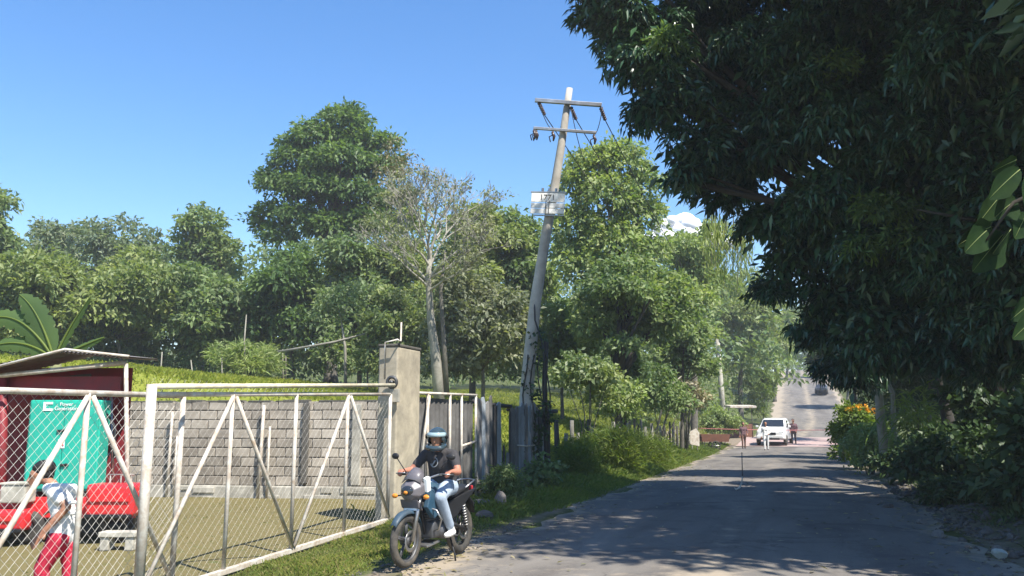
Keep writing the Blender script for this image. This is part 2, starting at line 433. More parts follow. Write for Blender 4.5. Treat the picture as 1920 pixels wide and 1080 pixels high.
def terrain():
    xs = grid_axis((-320, -60, 10), (-60, -24, 2), (-24, 16, .5), (16, 60, 2), (60, 320, 10))
    ys = grid_axis((-40, 4, 2), (4, 64, .5), (64, 190, 2), (190, 900, 20))
    X, Y = np.meshgrid(xs, ys); Z = H(X, Y)
    nx, ny = len(xs), len(ys)
    V = np.c_[X.ravel(), Y.ravel(), Z.ravel()]
    i = (np.arange(ny - 1)[:, None] * nx + np.arange(nx - 1)[None, :]).ravel()
    T = np.concatenate([np.c_[i, i + 1, i + nx + 1], np.c_[i, i + nx + 1, i + nx]])
    me = tri_mesh('ground', V, T)
    x, y = V[:, 0], V[:, 1]; sh = road_c(y) + 1; xr = x - sh
    inyard = (1 - smooth(-.3, .4, y - wall_y(x))) * smooth(-5.9, -6.5, xr) * (x > -24)
    field = smooth(.5, 2.5, y - wall_y(np.maximum(x, -26))) * smooth(-7.2, -9.0, xr) * (1 - smooth(34, 42, (-x * SA + y * CA)))
    hw = road_hw(y)
    dirt = np.clip(1 - np.abs(np.abs(x - road_c(y)) - hw - .15) / .55, 0, 1) * .75
    dirt = np.maximum(dirt, smooth(2.6, 3.2, xr) * (1 - smooth(6.5, 9, xr)) * (y < 34) * .55)
    dirt = np.maximum(dirt, smooth(50, 56, y) * (1 - smooth(66, 75, y)) * smooth(-4, -5, xr) * (1 - smooth(-8, -10, xr)))
    add_color(me, 'zone', np.c_[inyard, field, dirt])
    o = link('ground', me, GROUND, None, True); tag(o, kind='structure')
terrain()

def road():
    rng = np.random.default_rng(5)
    ys = grid_axis((-25, 5, 1), (5, 60, .3), (60, 186, 1.5)); n = 15
    wob = lambda y, k: .16 * np.sin(y * .9 + k) + .10 * np.sin(y * 2.3 + 2 * k) + .06 * np.sin(y * 5.1 + k)
    V, D = [], []
    for y in ys:
        c, hw = float(road_c(y)), float(road_hw(y))
        l, r = c - hw + wob(y, 1.0), c + hw + wob(y, 4.0)
        for j in range(n):
            t = j / (n - 1); x = l + (r - l) * t; e = min(t, 1 - t) * (r - l)
            V.append((x, y, float(road_z(y)) + .045 * (1 - (2 * t - 1) ** 2) + .012))
            lane = .28 * math.exp(-((x - c) / .5) ** 2)
            D.append(max(0, 1 - e / .8) * (.45 if y < 60 else .62) + lane + (.32 * max(0, 1 - (x - l) / 3.0) + .16 if y > 66 else 0) + .22 * max(0, min(1, (11.5 - y) / 2)))
    V = np.array(V); ny = len(ys)
    i = (np.arange(ny - 1)[:, None] * n + np.arange(n - 1)[None, :]).ravel()
    T = np.concatenate([np.c_[i, i + 1, i + n + 1], np.c_[i, i + n + 1, i + n]])
    me = tri_mesh('road', V, T)
    a = me.attributes.new('dust', 'FLOAT', 'POINT'); a.data.foreach_set('value', np.array(D, dtype=np.float32))
    tag(link('road', me, ROADM, None, True), kind='structure')
road()

def speed_bump():
    y0, y1 = 58.5, 70.5; c = float(road_c(62)); hw = 3.3; rows = []
    for k in range(9):
        t = k / 8; y = y0 + (y1 - y0) * t
        z = float(road_z(y)) + .062 + .03 * math.sin(math.pi * t)
        rows.append([Vector((c - hw + 2 * hw * j / 10, y, z)) for j in range(11)])
    b = MB(); b.loft(rows, closed=False)
    o = b.build('road_marking', pm('faded_red_road_paint', (.44, .27, .25), (.36, .27, .24), 1.2, .9, .3, dirt=(.32, .28, .24), dscale=.8), None, True)
    tag(o, kind='structure')
speed_bump()

# a cumulus far behind the trees
def cloud():
    rng = random.Random(3); b = MB()
    c = at(1278, 418, 2600)
    for k in range(170):
        a = rng.uniform(-1, 1); r = rng.uniform(12, 34) * (1.15 - .6 * abs(a))
        b.ell(c + Vector((CA, SA, 0)) * (a * 150) + Vector((0, rng.uniform(-40, 40), -70 + rng.uniform(0, 86) * (1 - abs(a)))), (r, r, r * .8), 16, 10)
    o = b.build('cloud', pm('white_cloud', (.92, .92, .94), (.86, .87, .9), .02, 1, 0, spec=0), None, True)
    m = o.modifiers.new('d', 'DISPLACE'); tx = bpy.data.textures.new('billow', 'CLOUDS'); tx.noise_scale = 9; tx.noise_depth = 4
    m.texture = tx; m.strength = 12; m.texture_coords = 'GLOBAL'
    tag(o, kind='structure')
cloud()

# ------------------------------------------------------------------ foliage
def nrm(a): return a / np.maximum(np.linalg.norm(a, axis=1, keepdims=True), 1e-9)

def leaf_geo(P, D, N, L, W, shape='diamond', droop=.0):
    D = nrm(D); N = nrm(N - D * np.sum(N * D, 1, keepdims=True)); Sd = np.cross(D, N)
    L = np.asarray(L)[:, None]; W = np.asarray(W)[:, None]; n = len(P)
    dz = lambda t: np.c_[np.zeros(n), np.zeros(n), -(droop * (L[:, 0]) * t * t)]
    if shape == 'diamond':
        v = [P, P + D * L * .45 + Sd * W * .5 + N * W * .12, P + D * L + dz(1), P + D * L * .45 - Sd * W * .5 + N * W * .12]
        f = np.array([[0, 1, 2], [0, 2, 3]])
    elif shape == 'blade':
        v = [P - Sd * W * .5, P + Sd * W * .5, P + D * L * .6 + dz(.6), P + D * L + dz(1.3)]
        f = np.array([[0, 1, 2], [0, 2, 3]])
    else:
        v = [P, P + D * L * .3 + Sd * W * .5 + dz(.3), P + D * L * .3 - Sd * W * .5 + dz(.3),
             P + D * L * .68 + Sd * W * .38 + dz(.68), P + D * L * .68 - Sd * W * .38 + dz(.68), P + D * L + dz(1)]
        f = np.array([[0, 1, 2], [2, 1, 3], [2, 3, 4], [4, 3, 5]])
    k = len(v)
    V = np.stack(v, 1).reshape(-1, 3)
    T = (np.arange(n)[:, None, None] * k + f[None]).reshape(-1, 3)
    return V, T

def foliage(rng, lobes, n, leaf, aspect=.45, per=7, droop=.25, outw=.6, shape='diamond', bend=.15, shell=.72, up=.28, spread=.9, sizevar=.35):
    """leaves in sprays round twig ends on the outside of a set of lobes: arrays V,T"""
    lobes = np.asarray(lobes, float)                     # cx cy cz rx ry rz
    w = lobes[:, 3] * lobes[:, 5]; w = w / w.sum()
    m = max(4, n // per)
    li = rng.choice(len(lobes), m, p=w)
    u = nrm(rng.normal(size=(m, 3))); u[:, 2] = np.where(u[:, 2] < -.35, -u[:, 2], u[:, 2])
    rr = shell + (1.06 - shell) * rng.random((m, 1)) ** .7
    rr = np.where(rng.random((m, 1)) < .12, rr * rng.uniform(.4, 1, (m, 1)), rr)
    rr = np.where(rng.random((m, 1)) < .07, rr * 1.18, rr)
    tw = lobes[li, :3] + u * lobes[li, 3:] * rr
    P = np.repeat(tw, per, 0) + rng.normal(size=(m * per, 3)) * leaf * spread * .55
    out = np.repeat(u, per, 0)
    D = out * outw + rng.normal(size=P.shape) * .62 + np.array([0, 0, -droop])
    N = out * .5 + np.array([0, 0, up]) + rng.normal(size=P.shape) * .5
    L = leaf * (1 + sizevar * rng.uniform(-1, 1, len(P)))
    return leaf_geo(P, D, N, L, L * aspect, shape, bend)

def lobes_in(rng, c, R, n, size=(.17, .40), flat=.8, low=-.75):
    """n uneven lobes filling an ellipsoid crown"""
    out = [(c[0], c[1], c[2], R[0] * .55, R[1] * .55, R[2] * .55)]; n = int(n * 1.6)
    k = 0
    while len(out) < n and k < 999:
        k += 1
        u = rng.normal(size=3); u /= np.linalg.norm(u)
        if u[2] < low: continue
        r = rng.uniform(.45, .92); s = rng.uniform(*size)
        b = min(R[0], R[2] * 1.2)
        out.append((c[0] + u[0] * R[0] * r, c[1] + u[1] * R[1] * r, c[2] + u[2] * R[2] * r, b * s * 1.15, b * s * 1.15, b * s * flat))
    return out

def limbs(b, base, top, lobes, r0, rng, n=9, twigs=True):
    base, top = Vector(base), Vector(top)
    mid = base.lerp(top, .5) + Vector((rng.uniform(-.15, .15), rng.uniform(-.15, .15), 0)) * (top - base).length * .12
    b.tube([base - Vector((0, 0, .3)), base.lerp(mid, .12), mid, top], [r0 * 1.45, r0, r0 * .8, r0 * .6], 8)
    for L in lobes[:n]:
        c = Vector(L[:3]); s = base.lerp(top, rng.uniform(.7, 1.0))
        k = s.lerp(c, .5) + Vector((rng.uniform(-.2, .2), rng.uniform(-.2, .2), rng.uniform(-.1, .25))) * (c - s).length * .3
        b.tube([s, k, c], [r0 * .45, r0 * .26, r0 * .1], 6)
        if twigs:
            for q in range(2):
                e = c + Vector((rng.uniform(-1, 1) * L[3], rng.uniform(-1, 1) * L[4], rng.uniform(-.2, .9) * L[5])) * .8
                b.tube([k.lerp(c, .5), e], [r0 * .16, r0 * .05], 5)

def tree(name, label, px, d, top, bot, w, n, leaf, pal, seed, cat='tree', group=None, nl=16, r0=None, depth=.9, bark=None,
         foot_px=None, lobes=None, low=-.85, trunk_top=None, flat=.8, **kw):
    """a tree whose crown spans the given photo rows at distance d"""
    rng = np.random.default_rng(seed)
    f = foot(foot_px if foot_px is not None else px, d)
    zt, zb = at(px, top, d).z, max(at(px, bot, d).z, f.z + .3)
    c = at(px, (top + bot) / 2, d); c.z = (zt + zb) / 2
    R = (w * d / FPX / 2, w * d / FPX / 2 * depth, (zt - zb) / 2)
    root = empty(name, f); tag(root, label, cat, group)
    inv = np.array([f.x, f.y, f.z])
    L = np.array(lobes_in(rng, c, R, nl, low=low)) if lobes is None else np.array([(*at(a, b2, dd), r, r, r * flat) for a, b2, dd, r in lobes])
    L[:, :3] -= inv
    V, T = foliage(rng, L, n, leaf, **kw)
    r0 = r0 or max(.05, (zt - f.z) * .016)
    b = MB(); cz = Vector((c.x - f.x, c.y - f.y, (zb - f.z) + (zt - zb) * .3))
    if trunk_top: cz = at(trunk_top[0], trunk_top[1], d) - f
    limbs(b, (0, 0, 0), cz, [tuple(x) for x in L], r0, random.Random(seed))
    b.build('trunk', bark or BARK, root, True)
    link('crown', tri_mesh('crown', V, T), LEAF[pal], root)
    return root

def bush(name, label, px, d, top, w, n, leaf, pal, seed, cat='bush', group=None, bot=None, nl=9, stems=5, **kw):
    rng = np.random.default_rng(seed); rr = random.Random(seed)
    f = foot(px, d); zt = at(px, top, d).z - f.z
    zb = (at(px, bot, d).z - f.z) if bot else 0.0
    R = (w * d / FPX / 2, w * d / FPX / 2, (zt - zb) / 2)
    c = (0, 0, (zt + zb) / 2)
    L = lobes_in(rng, c, R, nl, size=(.32, .5), low=-.8)
    kw.setdefault('up', .35)
    V, T = foliage(rng, L, n, leaf, **kw)
    V[:, 2] = np.maximum(V[:, 2], .01)
    root = empty(name, f); tag(root, label, cat, group)
    b = MB()
    for k in range(stems):
        e = Vector(L[rr.randrange(len(L))][:3])
        b.tube([(rr.uniform(-.1, .1), rr.uniform(-.1, .1), -.1), (e.x * .4 + rr.uniform(-.1, .1), e.y * .4, e.z * .55), e], [.03, .02, .008], 5)
    b.build('stem', BARK, root, True)
    link('foliage', tri_mesh('foliage', V, T), LEAF[pal], root)
    return root

LT = 'trees on the slope beyond the field'
# far row
tree('broadleaf_tree', 'tall tree cut by the left edge of the picture, above the banana plant', -25, 50, 322, 660, 125, 11000, .34, 'mid', 11, group=LT)
tree('broadleaf_tree', 'blue-green tree with feathery top, second along the far left skyline', 98, 62, 398, 650, 160, 9000, .36, 'blue', 12, group=LT, shell=.6)
tree('broadleaf_tree', 'blue-green flat-topped tree left of the round-headed one on the skyline', 222, 60, 400, 650, 185, 11000, .36, 'blue', 13, group=LT, shell=.6)
tree('broadleaf_tree', 'round-headed tree on the skyline left of the tallest dome', 375, 56, 366, 650, 165, 11000, .34, 'mid', 14, group=LT, shell=.55)
# middle row
tree('broadleaf_tree', 'olive tree directly behind the banana plant', 50, 42, 468, 710, 230, 14000, .30, 'olive', 15, group=LT)
tree('broadleaf_tree', 'yellowish olive tree above the kiosk roof eave', 222, 44, 455, 720, 225, 15000, .30, 'olive', 16, group=LT)
tree('broadleaf_tree', 'green tree with low dense crown behind the feathery bamboo clump', 392, 45, 485, 730, 205, 14000, .30, 'mid', 17, group=LT)
# the tall dome
tree('broadleaf_tree', 'tallest dark dome-shaped tree standing above the others on the skyline', 618, 52, 188, 480, 270, 30000, .34, 'dark', 18, group=LT,
     lobes=[(645, 235, 52, 1.7), (600, 270, 52, 1.9), (680, 270, 52, 1.6), (555, 305, 52, 1.7), (640, 310, 51, 2.2), (705, 320, 52, 1.6), (530, 350, 51.5, 1.5), (590, 360, 51, 1.9),
            (665, 370, 51, 1.9), (515, 400, 52, 1.2), (560, 410, 51, 1.5), (620, 430, 51, 1.7), (690, 420, 51, 1.6), (500, 335, 52, .8), (725, 268, 52, .8), (650, 212, 52, .9), (498, 428, 52, .8), (478, 412, 52, .55), (522, 446, 51, 1.0), (740, 300, 52, .6), (575, 240, 52, .7), (540, 268, 52, .6),
            (600, 340, 53.5, 2.0), (660, 420, 53.5, 2.2), (740, 380, 53, 1.5)], r0=.42, shell=.6, up=.55, flat=.45, trunk_top=(620, 400))
tree('broadleaf_tree', 'dark green tree below the tall dome, left half', 545, 46, 425, 690, 180, 14000, .30, 'dark', 19, group=LT)
tree('broadleaf_tree', 'green tree below the tall dome, beside the grey bare-twigged one', 672, 46, 430, 700, 175, 13000, .30, 'mid', 20, group=LT)
tree('broadleaf_tree', 'olive tree seen through the bare twigs of the grey tree', 765, 47, 385, 690, 170, 12000, .30, 'olive', 21, group=LT, shell=.6)
tree('broadleaf_tree', 'olive tree with rounded top between the bare tree and the leaning utility pole', 885, 46, 332, 720, 170, 16000, .30, 'olive', 22, group=LT, shell=.6)
tree('broadleaf_tree', 'green tree just left of the leaning pole, level with its white board', 985, 47, 330, 720, 130, 12000, .30, 'mid', 23, group=LT)
tree('broadleaf_tree', 'low greyish olive tree in front of the bare tree, above the concrete pillar', 905, 37, 500, 735, 205, 15000, .26, 'pale', 24, group=LT, shell=.6)
tree('broadleaf_tree', 'low grey-green tree left of the bare tree trunk', 735, 39, 540, 740, 150, 9000, .26, 'olive', 25, group=LT)
# right of the pole
tree('broadleaf_tree', 'tall light green airy tree right of the leaning utility pole', 1140, 41, 272, 640, 215, 22000, .27, 'light', 26, group=LT, nl=22, shell=.6, foot_px=1160,
     lobes=[(1110, 320, 41, 1.3), (1165, 310, 41, 1.4), (1205, 350, 41, 1.1), (1080, 350, 41, 1.1), (1140, 380, 40.5, 1.6), (1195, 410, 41, 1.3), (1085, 430, 41, 1.3), (1150, 460, 40.5, 1.5), (1215, 480, 41, 1.2),
            (1100, 510, 40.5, 1.3), (1170, 540, 40, 1.5), (1225, 560, 40.5, 1.2), (1120, 590, 40, 1.2), (1070, 480, 41.5, 1.0), (1200, 610, 40, 1.2), (1140, 298, 41, .8), (1232, 400, 41, .6)], bark=BARKD, r0=.26, trunk_top=(1160, 640))
tree('broadleaf_tree', 'mid green tree with dark forked trunk behind the leafy pale shrub', 1195, 37, 470, 690, 230, 17000, .25, 'mid', 27, group=LT, bark=BARKD, r0=.30, foot_px=1163, trunk_top=(1160, 660))
tree('broadleaf_tree', 'yellow-green low tree just right of the pole, behind its vines', 1055, 43, 560, 740, 125, 8000, .27, 'lime', 28, group=LT, shell=.6)
tree('broadleaf_tree', 'pale light green tree below the white cloud', 1300, 54, 398, 700, 150, 13000, .30, 'light', 29, group=LT, shell=.58)
tree('broadleaf_tree', 'green roadside tree above the fence posts', 1278, 46, 560, 750, 125, 9500, .26, 'mid', 30, group=LT, shell=.62)
tree('broadleaf_tree', 'olive-yellow tree behind the second, distant utility pole', 1390, 82, 490, 700, 190, 15000, .36, 'olive', 31, group=LT, shell=.6)
tree('broadleaf_tree', 'olive tree arching over the left side of the uphill road', 1455, 112, 560, 700, 95, 8000, .42, 'olive', 32, group=LT, shell=.6)
tree('broadleaf_tree', 'distant green tree closing the top of the uphill road', 1520, 215, 560, 715, 170, 9000, .7, 'shade', 33, group=LT)
tree('broadleaf_tree', 'distant olive tree left of the top of the uphill road', 1440, 190, 590, 715, 90, 6000, .7, 'mid', 34, group=LT)
tree('broadleaf_tree', 'distant dark green tree overhanging the crest of the road from the left', 1478, 150, 560, 705, 75, 6000, .5, 'dark', 37, group=LT)
bush('roadside_shrub', 'lime green shrub beside the white pickup, at the foot of the hill road', 1432, 84, 672, 72, 6000, .26, 'lime', 35, group='shrubs along the left verge')
bush('roadside_shrub', 'green shrub under the white roof, left of the pickup', 1352, 58, 762, 62, 4500, .2, 'light', 36, group='shrubs along the left verge', bot=822)

# woodland that reads as one mass behind the tree rows
def woodland():
    rng = np.random.default_rng(77); L = []
    for px in range(-260, 1500, 34):
        d = 74 + 14 * rng.random(); y0 = np.interp(px, [-260, 200, 480, 760, 1000, 1250, 1400, 1500], [470, 485, 480, 440, 420, 470, 560, 640])
        for y in np.arange(y0 + rng.uniform(0, 40), 730, 62):
            p = at(px + rng.uniform(-15, 15), y, d); r = rng.uniform(2.0, 3.2); L.append((p.x, p.y, p.z, r, r, r * .85))
    for px in range(1400, 1640, 22):
        for y in (610, 645, 680, 703):
            p = at(px, y + rng.uniform(-8, 8), 196 + 8 * rng.random()); L.append((p.x, p.y, p.z, 3.0, 3.0, 2.6))
    V, T = foliage(rng, L, 58000, .6)
    o = link('woodland', tri_mesh('woodland', V, T), LEAF['mid']); tag(o, 'hazy green woodland behind the nearer trees on the slope', 'woodland', kind='stuff')
    L = []
    for px in range(-60, 1440, 26):
        d = 43.5 + 5 * rng.random() + max(0, px - 1040) * .085 + (9 if px > 1318 else 0)
        for y in (585, 620, 655, 690) + ((730, 765) if px > 1150 else ()):
            p = at(px + rng.uniform(-15, 15), y + rng.uniform(-12, 12), d); r = rng.uniform(.7, 1.2); L.append((p.x, p.y, p.z, r, r, r * .9))
    V, T = foliage(rng, L, 62000, .26)
    o = link('undergrowth', tri_mesh('undergrowth', V, T), LEAF['mid']); tag(o, 'dark undergrowth below the trees along the field edge', 'undergrowth', kind='stuff')
woodland()
def right_undergrowth():
    rng = np.random.default_rng(78); L = []
    for px in range(1600, 2140, 24):
        d = 36 + 6 * rng.random() + max(0, 1660 - px) * .35
        for y in (600, 640, 680, 720, 760, 795):
            p = at(px + rng.uniform(-15, 15), y + rng.uniform(-12, 12), d); r = rng.uniform(.6, 1.0); L.append((p.x, p.y, p.z, r, r, r * .9))
    V, T = foliage(rng, L, 30000, .24)
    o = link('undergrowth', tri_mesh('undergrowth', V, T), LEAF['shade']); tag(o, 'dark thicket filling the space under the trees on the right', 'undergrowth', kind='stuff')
right_undergrowth()

# ------------------------------------------------------------------ the bare tree
def bare_tree():
    d = 34; f = foot(826, d); rr = random.Random(8); rng = np.random.default_rng(8)
    root = empty('bare_tree', f); tag(root, 'pale thin-leaved tree with bare grey twigs above the concrete pillar', 'tree')
    t = MB(); L0 = lambda x, y, dd=d: at(x, y, dd) - f
    t.tube([(0, 0, -.3), L0(818, 680), L0(808, 600), L0(803, 530), L0(806, 470)], [.24, .21, .16, .12, .09], 10)
    t.build('trunk', BARKP, root, True)
    t = MB(); t.tube([L0(838, 740), L0(832, 640), L0(826, 545), L0(835, 470)], [.12, .10, .08, .05], 8)
    t.build('trunk', BARK, root, True)
    tb = MB(); tips = []
    def grow(p, dirv, ln, r, lev):
        e = p + dirv * ln; k = p.lerp(e, .5) + Vector((rr.uniform(-1, 1), rr.uniform(-1, 1), rr.uniform(-.5, 1))) * ln * .07
        tb.tube([p, k, e], [max(r, .012), max(r * .8, .011), max(r * .55, .010)], 3 if lev > 2 else 5, caps=False)
        if lev >= 5: tips.append(e); return
        for q in range(rr.choice((2, 3))):
            dv = (dirv + Vector((rr.uniform(-.7, .7), rr.uniform(-.7, .7), rr.uniform(-.15, .45)))).normalized()
            grow(e if q else p.lerp(e, rr.uniform(.6, .9)), dv, ln * rr.uniform(.6, .85), r * .6, lev + 1)
    for (x, y), (tx, ty) in (((806, 500), (720, 400)), ((806, 480), (780, 350)), ((807, 470), (835, 340)), ((806, 520), (900, 420)), ((804, 540), (730, 470)), ((806, 500), (880, 350)), ((806, 490), (810, 330)), ((805, 545), (870, 500)), ((806, 480), (760, 370)), ((806, 475), (850, 380)), ((805, 530), (700, 430)), ((806, 520), (925, 460))):
        p = L0(x, y); e = at(tx, ty, d + rr.uniform(-2.5, 2.5)) - f
        v = e - p; grow(p, v.normalized(), v.length * .40, .062, 0)
    tb.build('branch', TWIG, root, True)
    P = np.array([tuple(x) for x in tips]); P = P[P[:, 2] < (L0(0, 345)).z][::9]
    L = [(p[0], p[1], p[2], .4, .4, .3) for p in P]
    L += [(*(at(x, y, d + rr.uniform(-2, 2)) - f), .7, .7, .5) for x, y in ((740, 500), (770, 470), (850, 470), (880, 500), (760, 560), (860, 560), (900, 440), (720, 450), (830, 520), (700, 420), (920, 520), (800, 430))]
    V, T = foliage(rng, L, 5200, .14, shell=.3, per=3)
    link('crown', tri_mesh('crown', V, T), LEAF['pale'], root)
    V, T = foliage(rng, [(*(at(x, y, 37) - f), .9, .9, .9) for x, y in ((740, 300), (728, 345), (765, 330))], 900, .16, shell=.3, per=3)
    link('crown', tri_mesh('crown', V, T), LEAF['dry'], root)
bare_tree()

# ------------------------------------------------------------------ the mango trees over the road
def mango(name, label, trunk_base, lobes, n, seed, fork, r0, unseen=(), lit_sprigs=()):
    """crown of drooping rosettes in uneven clumps; the boughs above the picture get coarser leaves"""
    rng = np.random.default_rng(seed); f = Vector((trunk_base[0], trunk_base[1], ground(*trunk_base)))
    root = empty(name, f); tag(root, label, 'tree', 'dark trees overhanging the right side of the road')
    L = np.array([(*(Vector(l[:3]) - f), l[3], l[3], l[3] * .85) for l in lobes]); sub = []
    for l in L:
        for k in range(7):
            u = rng.normal(size=3); u /= np.linalg.norm(u); r = l[3] * rng.uniform(.30, .52)
            sub.append((*(l[:3] + u * l[3:] * rng.uniform(.5, .82)), r, r, r * .8))
    V, T = foliage(rng, np.array(sub), n, .165, aspect=.30, per=11, droop=.7, outw=.6, shape='diamond', bend=.3, shell=.55, spread=.55, up=.55, sizevar=.6)
    L2 = L.copy(); L2[:, 3:] *= .58
    V2, T2 = foliage(rng, L2, n // 5, .26, aspect=.40, per=6, droop=.6, shell=.25, spread=1.0)
    V, T = np.concatenate([V, V2]), np.concatenate([T, T2 + len(V)])
    if len(unseen):
        L3 = np.array([(*(Vector(l[:3]) - f), l[3], l[3], l[3] * .85) for l in unseen])
        V3, T3 = foliage(rng, L3, 42000, .34, aspect=.4, per=8, droop=.6, shell=.4, spread=.8); V, T = np.concatenate([V, V3]), np.concatenate([T, T3 + len(V)]); L = np.concatenate([L, L3])
    b = MB(); limbs(b, (0, 0, 0), Vector(fork) - f, [tuple(x) for x in L[::2]], r0, random.Random(seed), n=30)
    b.build('trunk', BARKD, root, True)
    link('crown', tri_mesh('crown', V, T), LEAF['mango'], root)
    if lit_sprigs:  # lighter leaf colour on the front clumps imitates sunlit sprigs
        V, T = foliage(rng, np.array([(*(at(x, y, d) - f), r, r, r * .8) for x, y, d, r in lit_sprigs]), 2600, .15, aspect=.28, per=9, droop=.5, shell=.4, spread=.6)
        link('lit_tone_foliage', tri_mesh('lit_tone_foliage', V, T), LEAF['dark'], root)

A = [(1160, 30, 17.0, 0.86), (1215, 85, 17.0, 1.03), (1150, -50, 17.0, 1.03), (1250, -70, 17.0, 1.29), (1255, 190, 17.0, 0.86), (1225, 215, 17.0, 0.6), (1340, 50, 19, 1.6), (1300, 285, 17.0, 0.77), (1355, 180, 18.5, 1.4), (1370, 365, 19, 0.9), (1440, 290, 18, 1.4), (1460, 430, 18.5, 1.0), (1490, 500, 19, 1.0), (1560, 560, 19, 1.0), (1540, 625, 20, 0.8), (1480, 110, 17.5, 1.8), (1550, 390, 17.5, 1.5), (1590, 230, 17, 1.8), (1610, 70, 16.5, 1.9), (1650, 480, 17, 1.5), (1640, 620, 18, 1.2), (1720, 340, 16.5, 1.7), (1740, 170, 16, 1.8), (1740, 20, 16, 1.8), (1770, 520, 16.5, 1.5), (1740, 650, 18, 1.2), (1600, 700, 22, 0.9), (1400, -80, 18, 1.8), (1560, -90, 17.5, 2), (1720, -110, 17, 2), (1300, -160, 17.5, 1.55), (1500, -220, 18.5, 2.2), (1735, 300, 24, 2.4), (1500, 420, 21, 1.2), (1770, 450, 25, 2.4), (1740, 120, 23, 2.6), (1690, 620, 26, 1.6), (1820, 420, 25, 2.6), (1800, 600, 26, 2.2), (1640, 560, 21, 1.4), (1190, 130, 17.0, 0.6), (1125, 25, 17.0, 0.52), (1280, 340, 17.0, 0.43), (1440, 545, 21, 0.5)]
mango('mango_tree', 'huge dark mango tree with drooping leaves overhanging the whole road', (4.6, 22.5), [(*at(a, b, d), r) for a, b, d, r in A], 232000, 41, (4.4, 22, 5.0), .42, lit_sprigs=[(1640, 400, 15.4, .45), (1695, 455, 15.4, .45), (1612, 470, 15.8, .35), (1250, 80, 15.9, .4), (1575, 130, 15.6, .4), (1700, 395, 15.2, .3), (1330, 230, 17.2, .3)])
Bl = [(1850, 440, 15, 1.6), (1850, 270, 14.5, 1.6), (1860, 100, 13.5, 1.7), (1900, 600, 15.5, 1.4), (1840, 660, 17, 1.2), (1900, -80, 13, 1.8), (1960, 200, 13.5, 1.8), (1980, 400, 14, 1.8), (1990, 20, 12.5, 1.8), (1990, 560, 14.5, 1.6)]
Bl = [(*at(a, b, d), r) for a, b, d, r in Bl]
Bu = [(1.9, 8.5, 11, 1.3), (3.4, 8.2, 11, 1.3), (4.9, 7.9, 10.4, 1.3), (5.2, 9.6, 6.3, 1.5), (4.4, 10.0, 7.6, 1.5), (6.2, 10.2, 8, 2.0), (7.5, 10.4, 7, 2.2), (8, 12.0, 9.5, 2.6), (6, 12.4, 9.4, 2.4), (9.5, 13.4, 7, 2.4), (6.6, 9.2, 5, 1.5), (7.5, 14.9, 10, 2.6), (4.9, 9.3, 4.9, 1.1), (3.9, 10.4, 6.2, 1.2), (5.2, 11.6, 7.6, 1.9), (8.2, 9.6, 5.2, 1.6), (4.2, 12.0, 8.4, 1.6), (1.9, 10.2, 11, 1.5), (1.6, 12.1, 11.2, 1.6), (1.2, 14.1, 11.5, 1.6), (4.5, 9.6, 10.5, 1.7), (4.2, 11.8, 11.2, 1.8), (3.4, 14.0, 11.4, 1.8), (6.3, 9.8, 10.2, 1.8), (6.5, 11.9, 11.5, 2), (2.6, 15.9, 11.5, 1.8), (0.6, 16.0, 11, 1.5), (1.0, 14.4, 9.6, 1.0)]
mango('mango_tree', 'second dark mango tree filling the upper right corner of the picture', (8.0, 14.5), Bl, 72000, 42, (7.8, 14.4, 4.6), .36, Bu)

RT = 'trees behind the right verge'
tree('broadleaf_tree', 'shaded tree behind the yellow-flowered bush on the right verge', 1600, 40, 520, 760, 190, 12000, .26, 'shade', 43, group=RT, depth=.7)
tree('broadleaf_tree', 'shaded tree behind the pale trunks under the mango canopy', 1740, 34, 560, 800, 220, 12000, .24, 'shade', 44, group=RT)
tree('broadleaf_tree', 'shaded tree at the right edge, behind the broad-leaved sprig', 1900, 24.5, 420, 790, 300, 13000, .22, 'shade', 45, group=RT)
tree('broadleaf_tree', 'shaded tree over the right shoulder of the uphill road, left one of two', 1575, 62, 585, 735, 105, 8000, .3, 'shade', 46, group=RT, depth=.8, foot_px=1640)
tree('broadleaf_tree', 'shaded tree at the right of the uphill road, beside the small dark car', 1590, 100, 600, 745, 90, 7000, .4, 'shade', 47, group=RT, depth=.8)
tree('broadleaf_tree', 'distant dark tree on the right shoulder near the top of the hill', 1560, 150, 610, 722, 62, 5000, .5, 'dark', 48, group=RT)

# thin bright air: a box of even haze round the place
def haze():
    b = MB(); b.box((0, 432, 17), (680, 980, 37.5)); o = b.build('haze', None)
    m = bpy.data.materials.new('pale_haze'); m.use_nodes = True; t = m.node_tree; t.nodes.clear()
    v = t.nodes.new('ShaderNodeVolumePrincipled'); v.inputs['Color'].default_value = (.93, .96, 1, 1); v.inputs['Density'].default_value = .0010; v.inputs['Anisotropy'].default_value = .2
    out = t.nodes.new('ShaderNodeOutputMaterial'); t.links.new(v.outputs[0], out.inputs['Volume']); o.data.materials.append(m); tag(o, kind='stuff')
haze()
